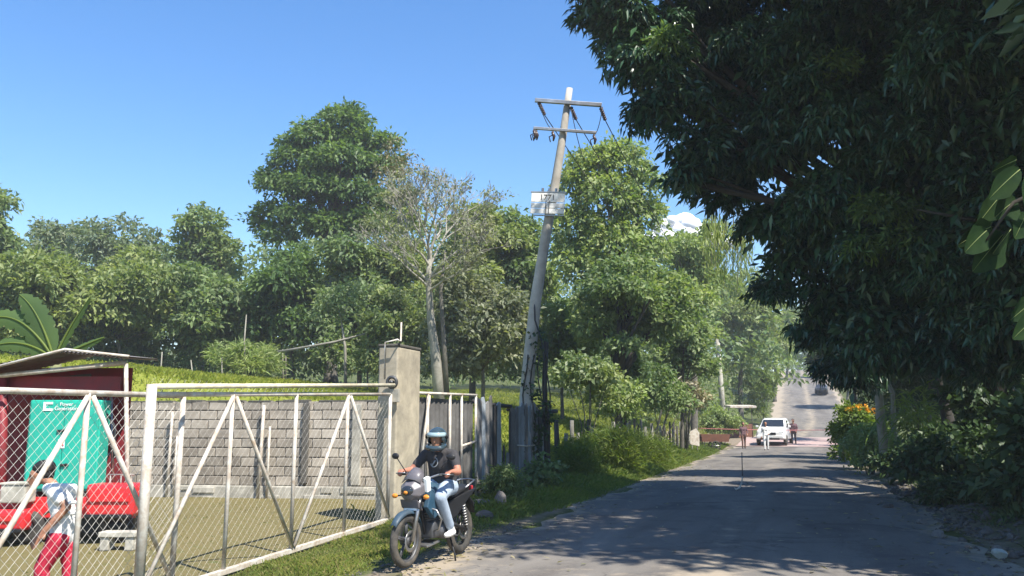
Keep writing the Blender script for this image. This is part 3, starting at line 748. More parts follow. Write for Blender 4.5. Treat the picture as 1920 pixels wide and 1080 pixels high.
# ------------------------------------------------------------------ compound: block wall, pillar, gate, fences
def block_wall():
    x0, x1 = -6.75, -19.0
    root = empty('block_wall', (x0, wall_y(x0), 0)); tag(root, 'grey concrete block wall on a pale footing at the back of the yard', 'wall')
    dirv = Vector((x1 - x0, wall_y(x1) - wall_y(x0), 0)); Ln = dirv.length; dirv.normalize(); ang = math.atan2(dirv.y, dirv.x); R = rotz(ang)
    zf = .34; P = lambda t, off, z: dirv * t + (R @ Vector((0, off, 0))) + Vector((0, 0, z))
    rr = random.Random(2)
    # wall direction runs to the left; +off points to the camera side
    sgn = 1 if (R @ Vector((0, 1, 0))).y < 0 else -1
    b = MB(); b.box(P(Ln / 2, 0, zf / 2 - .15), (Ln, .26, zf + .3), R, .03)
    for k in range(26): b.box(P(rr.uniform(0, Ln), sgn * .13, rr.uniform(.05, .3)), (rr.uniform(.2, .6), rr.uniform(.02, .06), rr.uniform(.05, .15)), R, .015)
    b.build('footing', FOOTING, root)
    b = MB(); b.box(P(Ln / 2, 0, zf + .88), (Ln - .02, .115, 1.72), R); b.build('mortar', MORTAR, root)
    def blk(w):
        t = MB(); t.box((0, 0, 0), (w, .15, .183), None, .012)
        me = bpy.data.meshes.new('block'); bmesh.ops.recalc_face_normals(t.bm, faces=t.bm.faces[:]); t.bm.to_mesh(me); t.bm.free(); me.materials.append(BLOCK); return me
    full, half = blk(.380), blk(.180)
    for c in range(9):
        t = .0; k = 0
        while t < Ln - .1:
            w = .2 if (k == 0 and c % 2) else .4
            o = bpy.data.objects.new('block', half if w < .3 else full); COL.objects.link(o); o.parent = root
            o.location = P(t + w / 2, rr.uniform(-.006, .006), zf + .1 + c * .2 + rr.uniform(-.004, .004))
            o.rotation_euler = (rr.uniform(-.01, .01), rr.uniform(-.012, .012), ang + rr.uniform(-.01, .01) + (math.pi if rr.random() < .5 else 0))
            t += w; k += 1
    b = MB(); rr = random.Random(4)
    for k in range(40): b.box(P(rr.uniform(0, Ln), 0, zf + 1.80), (rr.uniform(.25, .6), .16, rr.uniform(.02, .07)), R, .01)
    b.build('mortar_cap', MORTAR, root)
    for px, w, m in ((671, .20, FOOTING), (575, .14, MORTAR)):  # pale column; the second, dark strip imitates the shade beside a post
        tt = min(np.arange(0, Ln, .02), key=lambda t: abs(px_of(root.location + P(t, 0, 1)) - px))
        b = MB(); b.box(P(tt, sgn * .10, 1.22 if m is FOOTING else 1.25), (w, .09, 1.7), R, .015); b.build('column_and_shade_strip', m, root)
    # old pipe uprights standing against the wall
    for px, r, top in ((317, .028, 1.72), (330, .02, 1.2), (487, .035, 1.85), (503, .025, 1.4)):
        tt = min(np.arange(0, Ln, .02), key=lambda t: abs(px_of(root.location + P(t, sgn * .2, 1)) - px))
        b = MB(); b.tube([P(tt, sgn * .2, .05), P(tt + rr.uniform(-.06, .06), sgn * .2, top + .2)], r, 8); o = b.build('upright_pipe', WHITE, root, True)

def px_of(p):
    x, y = p[0], p[1]; xc = x * CA + y * SA; zc = -x * SA + y * CA
    zh = p[2] - CAMH; f = zc * CP + zh * SP
    return 960 + FPX * xc / f
block_wall()

def pillar():
    x0, x1, y0, y1, z1 = -6.60, -6.24, 12.90, 13.82, 2.93
    root = empty('gate_pillar', ((x0 + x1) / 2, (y0 + y1) / 2, ground(-6.4, 13.3) - .1)); tag(root, 'tall stained concrete gate pillar with pulley, behind the motorcyclist', 'pillar')
    h = z1 - root.location.z
    b = MB(); b.box((0, 0, h / 2), (x1 - x0, y1 - y0, h), None, .035); b.build('shaft', CONC, root, True).modifiers.new('w', 'WEIGHTED_NORMAL')
    b = MB(); b.box((0, 0, h + .02), (x1 - x0 + .02, y1 - y0 + .02, .05), None, .02); b.build('cap', MORTAR, root)
    q = Vector((-6.3, 12.82, 2.33)) - root.location
    b = MB(); b.torus(q, (0, 1, .1), .085, .028, 20, 8); b.tube([q + Vector((0, -.05, 0)), q + Vector((0, .12, 0))], .03, 8)
    b.build('pulley', DSTEEL, root, True)
    b = MB(); b.box(q + Vector((.05, .02, -.22)), (.16, .06, .22), None, .01); b.build('bracket', FOOTING, root)
    b = MB(); b.tube([q + Vector((-.12, -.03, .05)), q + Vector((-.12, -.03, .66)), q + Vector((.10, -.03, .70)), q + Vector((.10, .1, .68)), q + Vector((.10, .1, 1.0))], .016, 6)
    b.build('bent_pipe', WHITE, root, True)
pillar()

def chainlink(b, y0, y1, x, zb, zt, cell=.062, r=.0026):
    """two sets of slanting wires between the rails (zb, zt: functions of y)"""
    k = -int((zt(y1) - zb(y0)) / cell) - 2; step = cell * 1.0
    lo = min(zb(y0), zb(y1)); hi = max(zt(y0), zt(y1)); hh = hi - lo
    n = int((y1 - y0 + hh) / step) + 2
    for i in range(n):
        for s in (1, -1):
            a = y0 - hh + i * step if s == 1 else y0 + i * step
            pts = []
            for t in (0, 1):
                y = a + s * hh * t; z = lo + hh * t; pts.append(Vector((x + .004 * s, y, z)))
            p, q = pts
            for lim in (y0, y1):
                for (u, v) in ((0, 1), (1, 0)):
                    A_, B_ = (p, q) if u == 0 else (q, p)
                    if (lim == y0 and A_.y < y0 < B_.y) or (lim == y1 and A_.y > y1 > B_.y):
                        w = (lim - A_.y) / (B_.y - A_.y); C_ = A_.lerp(B_, w)
                        if u == 0: p = C_
                        else: q = C_
            if p.y < y0 - 1e-6 or p.y > y1 + 1e-6 or (p - q).length < .03: continue
            m = (p + q) / 2
            if m.y < y0 or m.y > y1: continue
            sag = Vector((.006 * math.sin(i * 1.7), 0, 0))
            b.tube([p, m + sag, q], r, 3, caps=False)

def panel(name, label, x, ys, zb, zt, tops, cat, rail=.028, left_post=None, track=None, mesh_cell=.12, wr=.0008):
    """pipe frame with uprights, zig-zag braces and wire mesh, standing along the road"""
    y0, y1 = ys[0], ys[-1]; o = Vector((x, y0, zb(y0))); M = Matrix.Translation(-o)
    root = empty(name, o); tag(root, label, cat)
    def bar(nm, pts, r, m=WHITE, n=10): MB(M).tube(pts, r, n).build(nm, m, root, True)
    bar('top_rail', [(x, y0, zt(y0)), (x, y1, zt(y1))], rail); b = MB(M)
    b.box(((x), (y0 + y1) / 2, (zb(y0) + zb(y1)) / 2), (.07, math.hypot(y1 - y0, zb(y1) - zb(y0)), .06), rotx(math.atan2(zb(y1) - zb(y0), y1 - y0)), .006); b.build('bottom_rail', WHITE, root)
    for i, y in enumerate(ys): bar('upright', [(x, y, zb(y)), (x + .004, y + .01 * math.sin(i * 2.1), zt(y))], rail * (1.05 if i in (0, len(ys) - 1) else .92))
    for i in range(len(ys) - 1):
        a, c = ys[i], ys[i + 1]
        if i % 2 == tops: p, q = (a + .03, zt(a) - .03), (c - .02, zb(c) + .05)
        else: p, q = (a + .02, zb(a) + .05), (c - .03, zt(c) - .03)
        bar('brace', [(x + .036, p[0], p[1]), (x + .036, q[0], q[1])], rail * .85)
    b = MB(M); chainlink(b, y0, y1, x - .035, zb, zt, mesh_cell, wr); w = b.build('wire_mesh', WIRE, root); w['kind'] = 'stuff'
    if left_post: bar('end_post', [(x + .05, y0 - .02, zb(y0) - .12), (x + .05, y0 - .02, left_post)], .052)
    if track:
        bar('guide_rail', [(x + .05, y0, track(y0)), (x + .05, y1 + .05, track(y1))], .03, CREAM)
    return root

li = lambda y0, z0, y1, z1: (lambda y: z0 + (z1 - z0) * (y - y0) / (y1 - y0))
panel('sliding_gate', 'long white pipe gate with zigzag braces and wire mesh, ending at the pillar', -6.3, [7.22, 8.60, 9.98, 11.36, 12.76], li(7.22, -.07, 12.76, .13), li(7.22, 1.95, 12.76, 2.13), 1, 'gate',
      left_post=2.05, track=li(7.22, 2.03, 12.76, 2.28))
panel('mesh_fence', 'white pipe fence panel with diamond mesh in front of the red kiosk', -6.5, [2.55, 3.90, 5.25, 6.62, 7.98], li(2.5, -.2, 8, -.1), li(2.5, 1.90, 8, 1.96), 1, 'fence', rail=.03, mesh_cell=.105, wr=.0017)

def side_panel():
    x = -6.3; o = Vector((x, 13.86, ground(x, 15))); M = Matrix.Translation(-o)
    root = empty('pipe_panel', o); tag(root, 'white pipe frame over grey sheet, right of the pillar behind the rider', 'fence')
    zt = li(13.86, 2.19, 16.75, 2.24)
    def bar(nm, p, q, r=.026): MB(M).tube([p, q], r, 8).build(nm, WHITE, root, True)
    bar('top_rail', (x, 13.86, zt(13.86)), (x, 16.8, zt(16.8)))
    for y, zb in ((14.32, .2), (15.38, .15), (15.98, .15), (16.78, .15)): bar('upright', (x, y, zb), (x, y - .03, zt(y)))
    bar('brace', (x + .03, 13.95, .9), (x + .03, 14.3, zt(14.3) - .04)); bar('crossbar', (x + .01, 15.98, 1.22), (x + .01, 16.76, 1.30))
    b = MB(M); n = 84; ring = []
    for s in (0, 1):
        ring = [[Vector((x - .07 + .012 * math.sin(j * 1.05) - s * .004, 13.86 + (2.9 * j / n), z)) for j in range(n + 1)] for z in (.02, 2.12)]
        b.loft(ring, closed=False)
    b.build('corrugated_sheet', WOOD, root, True)
side_panel()

def plank_fence():
    rr = random.Random(21); o = Vector((-6.35, 16.9, ground(-6.35, 17))); M = Matrix.Translation(-o)
    root = empty('plank_fence', o); tag(root, 'patchy fence of weathered grey and bluish upright planks by the utility pole', 'fence')
    def plank(y, w, zt, mat, lean=0.0, x=-6.35, th=.025, zb=None, nick=.06):
        zb = ground(x, y) - .05 if zb is None else zb
        a, c = rr.uniform(-nick, nick), rr.uniform(-nick, nick)
        poly = [(-w / 2, zb), (w / 2, zb), (w / 2 + lean, zt + a), (lean + rr.uniform(-.2, .2) * w, zt + max(a, c) + .02), (-w / 2 + lean, zt + c)]
        MB(M).prism(poly, lambda u, v: Vector((x - th / 2, y + u, v)), lambda u, v: Vector((x + th / 2, y + u, v))).build('plank', mat, root)
    y = 16.95
    for k in range(5):
        w = rr.uniform(.15, .24); plank(y, w, 2.18 + rr.uniform(-.06, .04), WOODB if k == 2 else WOOD, rr.uniform(-.02, .03)); y += w + rr.uniform(.01, .03)
    plank(18.13, .17, 2.05, WOODD, .02)
    plank(18.42, .30, 2.08, WOODB, -.10)
    plank(18.72, .10, 1.1, WOODD, 0); plank(18.95, .14, .95, WOOD, .05); plank(19.15, .10, 1.9, WOODD, 0)
    y = 19.35
    while y < 22.2:
        w = rr.uniform(.16, .30); plank(y, w, 2.10 + rr.uniform(-.12, .08) - (.08 if y > 21.3 else 0), rr.choice((WOOD, WOOD, WOODB, WOODD)), rr.uniform(-.03, .03), -6.35 + rr.uniform(-.02, .02)); y += w + rr.uniform(-.01, .035)
    plank(22.45, .12, 1.9, WOODD, 0)
    for p, q, r in (((-6.41, 16.9, 2.12), (-6.41, 19.4, 2.06), .045), ((-6.42, 19.2, 1.98), (-6.42, 22.6, 1.9), .04), ((-6.43, 21.5, 1.98), (-6.30, 23.1, 2.0), .055), ((-6.27, 19.5, 1.15), (-6.27, 20.9, 1.12), .018)):
        MB(M).tube([p, Vector(p).lerp(Vector(q), .5) + Vector((0, 0, -.02)), q], r, 7).build('rail', WOODD if r > .03 else WHITE, root, True)
    for yy in (18.3, 22.75): MB(M).tube([(-6.45, yy, -.1), (-6.43, yy, 2.05)], .06, 8).build('post', WOODD, root, True)
plank_fence()

def wire_fence():
    rr = random.Random(31); ys = []; y = 23.9
    while y < 58: ys.append(y); y += rr.uniform(.95, 1.5)
    xf = lambda y: -6.5 + .35 * math.sin(y * .13) + (-.4 if y > 50 else 0)
    o = Vector((xf(ys[0]), ys[0], ground(xf(ys[0]), ys[0]))); M = Matrix.Translation(-o)
    root = empty('post_fence', o); tag(root, 'row of uneven wooden posts strung with wire along the left verge', 'fence')
    tops = []
    for y in ys:
        x = xf(y); z = ground(x, y); h = rr.uniform(1.25, 1.75); lx, ly = rr.uniform(-.07, .07), rr.uniform(-.1, .1); r = rr.uniform(.045, .085)
        MB(M).tube([(x, y, z - .2), (x + lx * .5, y + ly * .5 + .02, z + h * .5), (x + lx, y + ly, z + h)], [r * 1.1, r, r * .9], 7).build('post', WOODP if rr.random() < .75 else WOODD, root, True)
        tops.append((x + .06, y, z))
    for f in (.45, .8, 1.15): MB(M).tube([(x, y, z + f) for x, y, z in tops], .005, 4).build('wire', WIRE, root)
wire_fence()

# ------------------------------------------------------------------ utility poles and lines
def wire_pts(a, b, sag, n=16): return [a.lerp(b, t / n) - Vector((0, 0, 4 * sag * (t / n) * (1 - t / n))) for t in range(n + 1)]

D0 = 22.1
def main_pole():
    base = at(986, 905, D0); root = empty('utility_pole', base); tag(root, 'leaning concrete utility pole with two crossarms and a white board', 'utility pole')
    L = lambda x, y, dd=0.0: at(x, y, D0 + dd) - base
    pts = [L(985, 940), L(986, 830), L(987, 745), L(994, 660), L(1004, 565), L(1022, 450), L(1041, 345), L(1056, 250), L(1068, 166)]
    MB().tube(pts, [.20, .195, .18, .165, .15, .135, .118, .102, .086], 16).build('shaft', POLE, root, True)
    U = (L(1068, 166) - L(1041, 345)).normalized()
    def arm(a, b, h, w, mat): 
        p, q = a, b; c = (p + q) / 2; v = q - p
        R = v.to_track_quat('X', 'Z').to_matrix()
        MB().box(c, (v.length, w, h), R, .006).build('crossarm', mat, root); return p, q
    off = -.15
    a1 = arm(L(1003, 188, off), L(1128, 197, off), .10, .09, STEEL); a2 = arm(L(1000, 240, off), L(1118, 249, off), .07, .07, STEEL)
    def insulator(top, bot, nm='insulator', k=6):
        b = MB(); v = bot - top; b.tube([top, bot], .014, 6)
        for i in range(k):
            p = top + v * ((i + .7) / (k + .4)); b.tube([p - v.normalized() * .012, p, p + v.normalized() * .02], [.015, .055, .02], 10)
        b.build(nm, CERAM, root, True)
    vd = Vector((.0, 1, -.06)).normalized()
    ends = []
    for p in (a1[0] + Vector((.10, 0, -.06)), L(1070, 200, off) + Vector((0, 0, 0)), a1[1] + Vector((-.03, 0, -.06))):
        e = p + vd * .62 + Vector((0, 0, -.12)); insulator(p, e); ends.append(base + e)
    for x, y in ((1002, 243), (1006, 244), (1037, 246), (1114, 252)):
        p = L(x, y, off); b = MB()
        b.tube([p, p + Vector((.0, -.05, -.06)), p + Vector((.05, -.08, -.18)), p + Vector((.02, -.06, -.30))], [.02, .038, .042, .02], 8); b.tube([p + Vector((.02, -.06, -.12)), p + Vector((-.10, -.04, -.16)), p + Vector((-.07, -.02, -.30))], .016, 6)
        b.build('fuse_cutout', CERAM, root, True)
    # jumper leads between the two arms
    for (x, y), (x2, y2) in (((1012, 195), (1035, 243)), ((1071, 205), (1095, 300)), ((1130, 200), (1117, 250))):
        MB().tube(wire_pts(L(x, y, off), L(x2, y2, off + .2), .12, 8), .011, 5).build('jumper_wire', CABLE, root, True)
    for (x, y), (x2, y2) in (((1040, 262), (1044, 345)), ((1000, 262), (1040, 330))):
        pass
    # white board: three boards on the pole, lettered, with two dark straps
    tl, tr_, bl = L(997, 361, -.24), L(1060, 362, -.24), L(994, 401, -.24)
    ex = (tr_ - tl); ez = (bl - tl); w, h = ex.length, ez.length; ex.normalize(); ny = ex.cross(-ez.normalized()); R = Matrix((ex, -ny if False else ex.cross(ez).normalized(), -ez.normalized())).transposed()
    c = (tr_ + bl) / 2 + (0 * ex); brd = empty('sign_board', c); brd.parent = root
    for f, hh in ((.235, .44), (.60, .235), (.86, .25)):
        p = Vector((0, 0, (0.5 - f) * h)); b = MB(R.to_4x4()); b.box(p, (w, .03, h * hh * .96), None, .008); b.build('board', BOARD, brd)
    b = MB(R.to_4x4())
    for x in (-.05, .035): b.box((x, .03, 0), (.022, .02, h * 1.02), None); b.box((x, -.022, -.1), (.018, .012, h * .6), None)
    b.build('strap', DSTEEL, brd)
    b = MB(R.to_4x4()); b.box((.0, .02, h * .5 + .02), (w * 1.06, .06, .03), None); b.box((.05, .05, -h * .5 - .02), (w * .9, .06, .03), None)
    for x in (-.16, .02, .2): b.tube([(x, .03, h * .5), (x, .03, h * .5 + .13)], .035, 8)
    b.build('bracket', STEEL, brd)
    fr = -1
    text_mesh('1771', h * .36, 'lettering', INK, R @ Vector((-.02, -.02, h * .27)), R @ Matrix(((1, 0, 0), (0, 0, -1), (0, 1, 0))), brd, .003)
    MB().tube([L(1001, 520), L(1003, 600, -.2), L(1016, 640, -.2), L(1022, 690, -.2), L(1020, 760, -.2), L(1024, 860, -.15)], .022, 6).build('down_cable', CABLE, root, True)
    MB().tube([L(1024, 640, .1), L(1021, 720, .1), L(1026, 880, .1)], .07, 8).build('stub_post', WOODD, root, True)
    for q, t in ((2, 0), (3, .4), (4, .3), (5, .2)):
        p = pts[q].lerp(pts[q + 1], t); b = MB(); b.tube([p - U * .02, p + U * .02], [.185 - .012 * q] * 2, 14); b.build('band', DSTEEL, root, True)
    return ends, L(1068, 166) + base
ends, ptop = main_pole()

def far_pole(px, d, top, label, lean=0.0, r=.16):
    f = foot(px, d); t = at(px + lean, top, d) - f
    root = empty('utility_pole', f); tag(root, label, 'utility pole', 'distant utility poles')
    MB().tube([(0, 0, -.3), t * .5, t], [r, r * .85, r * .62], 10).build('shaft', FOOTING, root, True)
    R = rotz(.2)
    MB().box(t - Vector((0, 0, .25)), (1.7, .1, .1), R, .01).build('crossarm', STEEL, root)
    for s in (-.75, 0, .75): MB().tube([t + R @ Vector((s, 0, -.22)), t + R @ Vector((s, 0, -.02))], [.04, .03], 8).build('insulator', CERAM, root, True)
    return [f + t + R @ Vector((s, 0, -.0)) for s in (-.75, 0, .75)]
e2 = far_pole(1358, 73, 632, 'pale distant utility pole rising from the shrubs beside the white roof', -13, .26)
e3 = far_pole(1424, 128, 640, 'smaller, farther pole above the lime green shrub by the hill road', -2, .16)
for i in range(3):
    for a, c, s in ((ends[i], e2[i], .5), (e2[i], e3[i], .6)):
        b = MB(Matrix.Translation(-a)); b.tube(wire_pts(a, c, s), .014 if a is ends[i] else .02, 5)
        o = b.build('power_line', CABLE, None, True); o.location = a
        tag(o, ('thin power line from the %s of the leaning pole crossarm' % ('left end', 'middle', 'right end')[i] if a is ends[i] else 'thin power line between the two distant poles, %s of three' % ('left', 'middle', 'right')[i]), 'power line', 'lines from the leaning pole' if a is ends[i] else 'lines between the distant poles')

# ------------------------------------------------------------------ kiosk with the generator cabinet
def kiosk():
    d = 13.0
    f = foot(120, d); root = empty('roofed_kiosk', f); tag(root, 'dark red open kiosk with grey sheet roof behind the mesh fence', 'kiosk')
    L = lambda x, y, dd=d: at(x, y, dd) - f
    # frame: ex along the front (picture right), ey away from the camera
    ex = (L(235, 760) - L(0, 775)); ex.z = 0; ex = Vector((CA, SA, 0)); ey = Vector((-SA, CA, 0))
    Q = lambda x, y, dd=0.0: L(x, y, d + dd)
    # roof: two slopes of corrugated sheet meeting at a ridge that runs away from the camera
    def slope(xa, ya, xb, yb, dep0, dep1, nm):
        b = MB(); n = 60; a, b2 = L(xa, ya), L(xb, yb)
        for up in (0, .022):
            rows = []
            for j in range(n + 1):
                t = j / n; p = a.lerp(b2, t); wv = .010 * math.sin(t * 95) + up
                rows.append([p + ey * dep0 + Vector((0, 0, wv)), p + ey * dep1 + Vector((0, 0, wv + .06))])
            b.loft(rows, closed=False)
        b.build(nm, SHEET, root, True)
    slope(-70, 708, 128, 663, -.3, 1.0, 'roof_sheet'); slope(128, 663, 246, 674, -.3, 1.0, 'roof_sheet')
    b = MB(); b.tube([Q(-70, 704, -.36), Q(122, 655, -.36), Q(242, 668, -.36)], .022, 6); b.build('fascia', WHITE, root, True)
    b = MB(); b.tube([Q(-70, 712, -.05), Q(236, 680, -.05)], .04, 6); b.build('front_beam', WHITE, root, True)
    for x, m in ((236, WHITE),): MB().tube([Q(x, 682, -.05), Q(x + 4, 1000, -.05)], .032, 8).build('corner_post', m, root, True)
    MB().tube([Q(6, 700, .0), Q(2, 985, .0)], .07, 8).build('corner_post', MAROON, root, True)
    # back and side panels
    def sheet(nm, x0, x1, y0, y1, dep, mat, th=.03):
        b = MB(); a, c = Q(x0, y0, dep), Q(x1, y1, dep); w = (c - a).dot(ex)
        b.box(a + ex * w / 2 + Vector((0, 0, (c.z - a.z) / 2)), (w, th, abs(c.z - a.z)), rotz(YAW)); b.build(nm, mat, root)
    sheet('back_panel', -60, 232, 690, 935, 1.0, MAROON)
    sheet('valance', -60, 225, 706, 742, .12, MAROON)
    for k, (x0, x1, y) in enumerate(((-40, 190, 722), (-20, 170, 714), (20, 205, 718))):
        MB().tube([Q(x0, y + 6, .3 + .4 * k), Q(x1, y - 10, .3 + .4 * k)], .03, 6).build('rafter', BARK, root, True)
    MB().tube([Q(208, 742, .3), Q(212, 905, .3)], .02, 6).build('hanging_pipe', STEEL, root, True)
    b = MB(); b.tube([Q(196, 745, .1), Q(200, 775, .1), Q(216, 800, .1), Q(214, 860, .1)], .016, 6); b.build('cable', CABLE, root, True)
kiosk()

def generator():
    d = 12.9; f = foot(118, d); ex = Vector((CA, SA, 0)); ey = Vector((-SA, CA, 0)); R = rotz(YAW)
    z = lambda y: at(118, y, d).z - f.z
    root = empty('generator_cabinet', f); tag(root, 'teal green generator cabinet with a white logo standing in the kiosk', 'cabinet')
    wl, wr = (at(48, 850, d) - f).dot(ex), (at(184, 850, d) - f).dot(ex)
    zt, zb = z(750), z(922); w = wr - wl; cx = (wl + wr) / 2
    M = R.to_4x4()
    b = MB(M); b.box((cx, .16, (zt + zb) / 2), (w, .32, zt - zb), None, .025); b.build('body', TEAL, root, True).modifiers.new('w', 'WEIGHTED_NORMAL')
    for x0, x1 in ((wl + .03, cx - .005), (cx + .005, wr - .03)):
        b = MB(M); b.box(((x0 + x1) / 2, -.006, (zt + zb) / 2), (x1 - x0, .018, zt - zb - .08), None, .008); b.build('door', TEAL, root)
    for x, y in ((116, 808), (122, 872)):
        b = MB(M); p = (at(x, y, d) - f); b.box((p.dot(ex), -.025, p.z), (.12, .03, .035), None, .008); b.ell((p.dot(ex) + .03, -.04, p.z + .01), .02, 8, 6); b.build('latch', BLACK, root)
    p = at(116, 832, d) - f; b = MB(M); b.box((p.dot(ex), -.018, p.z), (.10, .006, .13)); b.build('sticker', PRINT, root)
    b = MB(M); b.tube([(p.dot(ex) - .035, -.023, p.z - .03), (p.dot(ex), -.023, p.z + .04), (p.dot(ex) + .035, -.023, p.z - .03)], .01, 5); b.build('sticker_mark', RED, root)
    # logo: a blocky open letter C and two small lines of lettering
    p = at(92, 762, d) - f; u = p.dot(ex); b = MB(M)
    b.box((u, -.02, p.z + .048), (.13, .008, .034)); b.box((u, -.02, p.z - .048), (.13, .008, .034)); b.box((u - .055, -.0205, p.z), (.038, .009, .128)); b.build('logo', PRINT, root)
    RT_ = R @ Matrix(((1, 0, 0), (0, 0, -1), (0, 1, 0)))
    for tx, dz in (('Power', .03), ('Generation', -.035)):
        text_mesh(tx, .075, 'lettering', PRINT, R @ Vector((u + .27, -.02, p.z + dz)), RT_, root, .002)
    b = MB(M); b.box((cx, .2, zb - .07), (w * .96, .3, .14), None, .01); b.build('skid', BLACK, root)
generator()

def trailer():
    d = 12.75; f = foot(120, d); ex = Vector((CA, SA, 0)); R = rotz(YAW); M = R.to_4x4()
    root = empty('red_trailer', f); tag(root, 'low red trailer with boxy mudguards under the generator cabinet', 'trailer')
    X = lambda x: (at(x, 940, d) - f).dot(ex)
    z = lambda y: at(120, y, d).z - f.z
    b = MB(M); b.box(((X(-60) + X(245)) / 2, .3, z(942)), (X(245) - X(-60), .6, .13), None, .03); b.build('deck', RED, root)
    b = MB(M); b.box(((X(-60) + X(256)) / 2, .0, z(958)), (X(256) - X(-60), .06, .20), None, .02); b.build('side_rail', RED, root)
    for x0, x1, y0, y1 in ((178, 268, 905, 966), (-60, 70, 952, 992)):
        w, zc, hh = X(x1) - X(x0), (z(y0) + z(y1)) / 2, z(y0) - z(y1)
        b = MB(M); b.box(((X(x0) + X(x1)) / 2, -.10, zc), (w, .42, hh), None, .06); g = b.build('mudguard', RED, root, True); g.modifiers.new('w', 'WEIGHTED_NORMAL')
        b = MB(M); b.box(((X(x0) + X(x1)) / 2, -.325, zc + hh * .12), (w * .82, .02, hh * .3), None, .008); b.build('panel', RED, g)
        b = MB(M); b.box(((X(x0) + X(x1)) / 2, -.32, zc - hh * .46), (w * .96, .03, .05), None, .01); b.build('trim', BLACK, g)
    for x in (225, 60, 8):
        wr = .24; c = Vector((X(x), -.05, wr - .01)); w = MB(M); w.torus(c, (0, 1, 0), wr - .075, .075, 26, 10, 1.15); t = w.build('wheel', RUBBER, root, True)
        w = MB(M); w.tube([c + Vector((0, -.08, 0)), c + Vector((0, -.05, 0)), c + Vector((0, .06, 0))], [.05, .13, .13], 18); w.build('rim', BLACK, t, True)
    b = MB(M); b.box(((X(-60) + X(235)) / 2, .3, z(985)), (X(235) - X(-60), .5, .22)); b.build('chassis', BLACK, root)
    b = MB(M)
    for x in (205, 225, 245): b.tube([(X(x), -.02, z(935)), (X(x), -.02, z(890))], .012, 6)
    b.tube([(X(200), -.02, z(890)), (X(250), -.02, z(890))], .014, 6); b.build('grab_rail', SHEET, root, True)
trailer()

def small_boxes():
    R = rotz(YAW)
    def box(name, label, px, py, d, size, mat, cat, dz=0):
        p = at(px, py, d); o = MB(R.to_4x4()).box((0, 0, size[2] / 2), size, None, .02); ob = o.build(name, mat, None); ob.location = p
        b = MB(R.to_4x4()); b.box((0, 0, size[2] + .012), (size[0] + .03, size[1] + .03, .03), None, .008); b.build('lid', mat, ob); tag(ob, label, cat)
    box('battery_box', 'pale grey box standing on the trailer beside the teal cabinet', 33, 942, 12.6, (.36, .3, .26), FOOTING, 'box')
    g = foot(240, 12.15); p = at(240, 1000, 12.15)
    o = MB(R.to_4x4())
    for s in (-.17, .17): o.box((s, 0, .09), (.12, .2, .18), None, .015)
    o.box((0, 0, .215), (.5, .24, .07), None, .01)
    ob = o.build('block_step', FOOTING, None); ob.location = (g.x, g.y, g.z); tag(ob, 'pale block step on the ground by the trailer wheel', 'step')
small_boxes()

# banana plant
def banana():
    f = foot(108, 17.5); root = empty('banana_plant', f); tag(root, 'banana plant with big paddle leaves rising behind the kiosk roof', 'plant')
    L = lambda x, y, d=17.5: at(x, y, d) - f
    MB().tube([(0, 0, -.1), L(106, 760), L(104, 660)], [.16, .13, .10], 10).build('stem', pm('banana_stem', (.22, .24, .10), (.14, .13, .07), 4, .8, .2), root, True)
    def leaf(base, mid, tip, w, fold=.25):
        b = MB(); n = 24; base, mid, tip = L(*base), L(*mid), L(*tip); rows = []
        for k in range(n + 1):
            t = k / n; p = base * (1 - t) ** 2 + mid * 2 * t * (1 - t) + tip * t * t
            tg = ((mid - base) * (1 - t) + (tip - mid) * t).normalized()
            s = tg.cross(Vector((SA, -CA, .35)).normalized()).normalized()
            ww = w * min(1, (t * 4.5) ** .7) * (1 - max(0, (t - .55) / .45) ** 2.2) + .012
            nn = tg.cross(s)
            rag = 0; ww *= (.70 if k % 4 == 3 and 3 < k < 22 else (.9 if k % 4 == 1 else 1.0))
            rows.append([p - s * (ww + rag) + nn * ww * fold, p - s * ww * .5 + nn * ww * fold * .35, p, p + s * ww * .5 + nn * ww * fold * .35, p + s * (ww - rag) + nn * ww * fold])
        b.loft(rows, closed=False); o = b.build('leaf', LEAF['banana'], root, True)
        r = MB(); r.tube([row[2] + Vector((SA, -CA, 0)) * .012 for row in rows], [.03 * (1 - .8 * k / n) for k in range(n + 1)], 6); r.build('midrib', LEAF['lime'], o, True)
    leaf((100, 668), (72, 575), (36, 552), .24, .12); leaf((106, 665), (130, 610), (170, 556), .07, .9); leaf((96, 670), (40, 625), (-30, 655), .17, .3); leaf((98, 668), (30, 560), (-40, 610), .22, .3)
    leaf((112, 668), (150, 650), (196, 632), .08, .5)
banana()
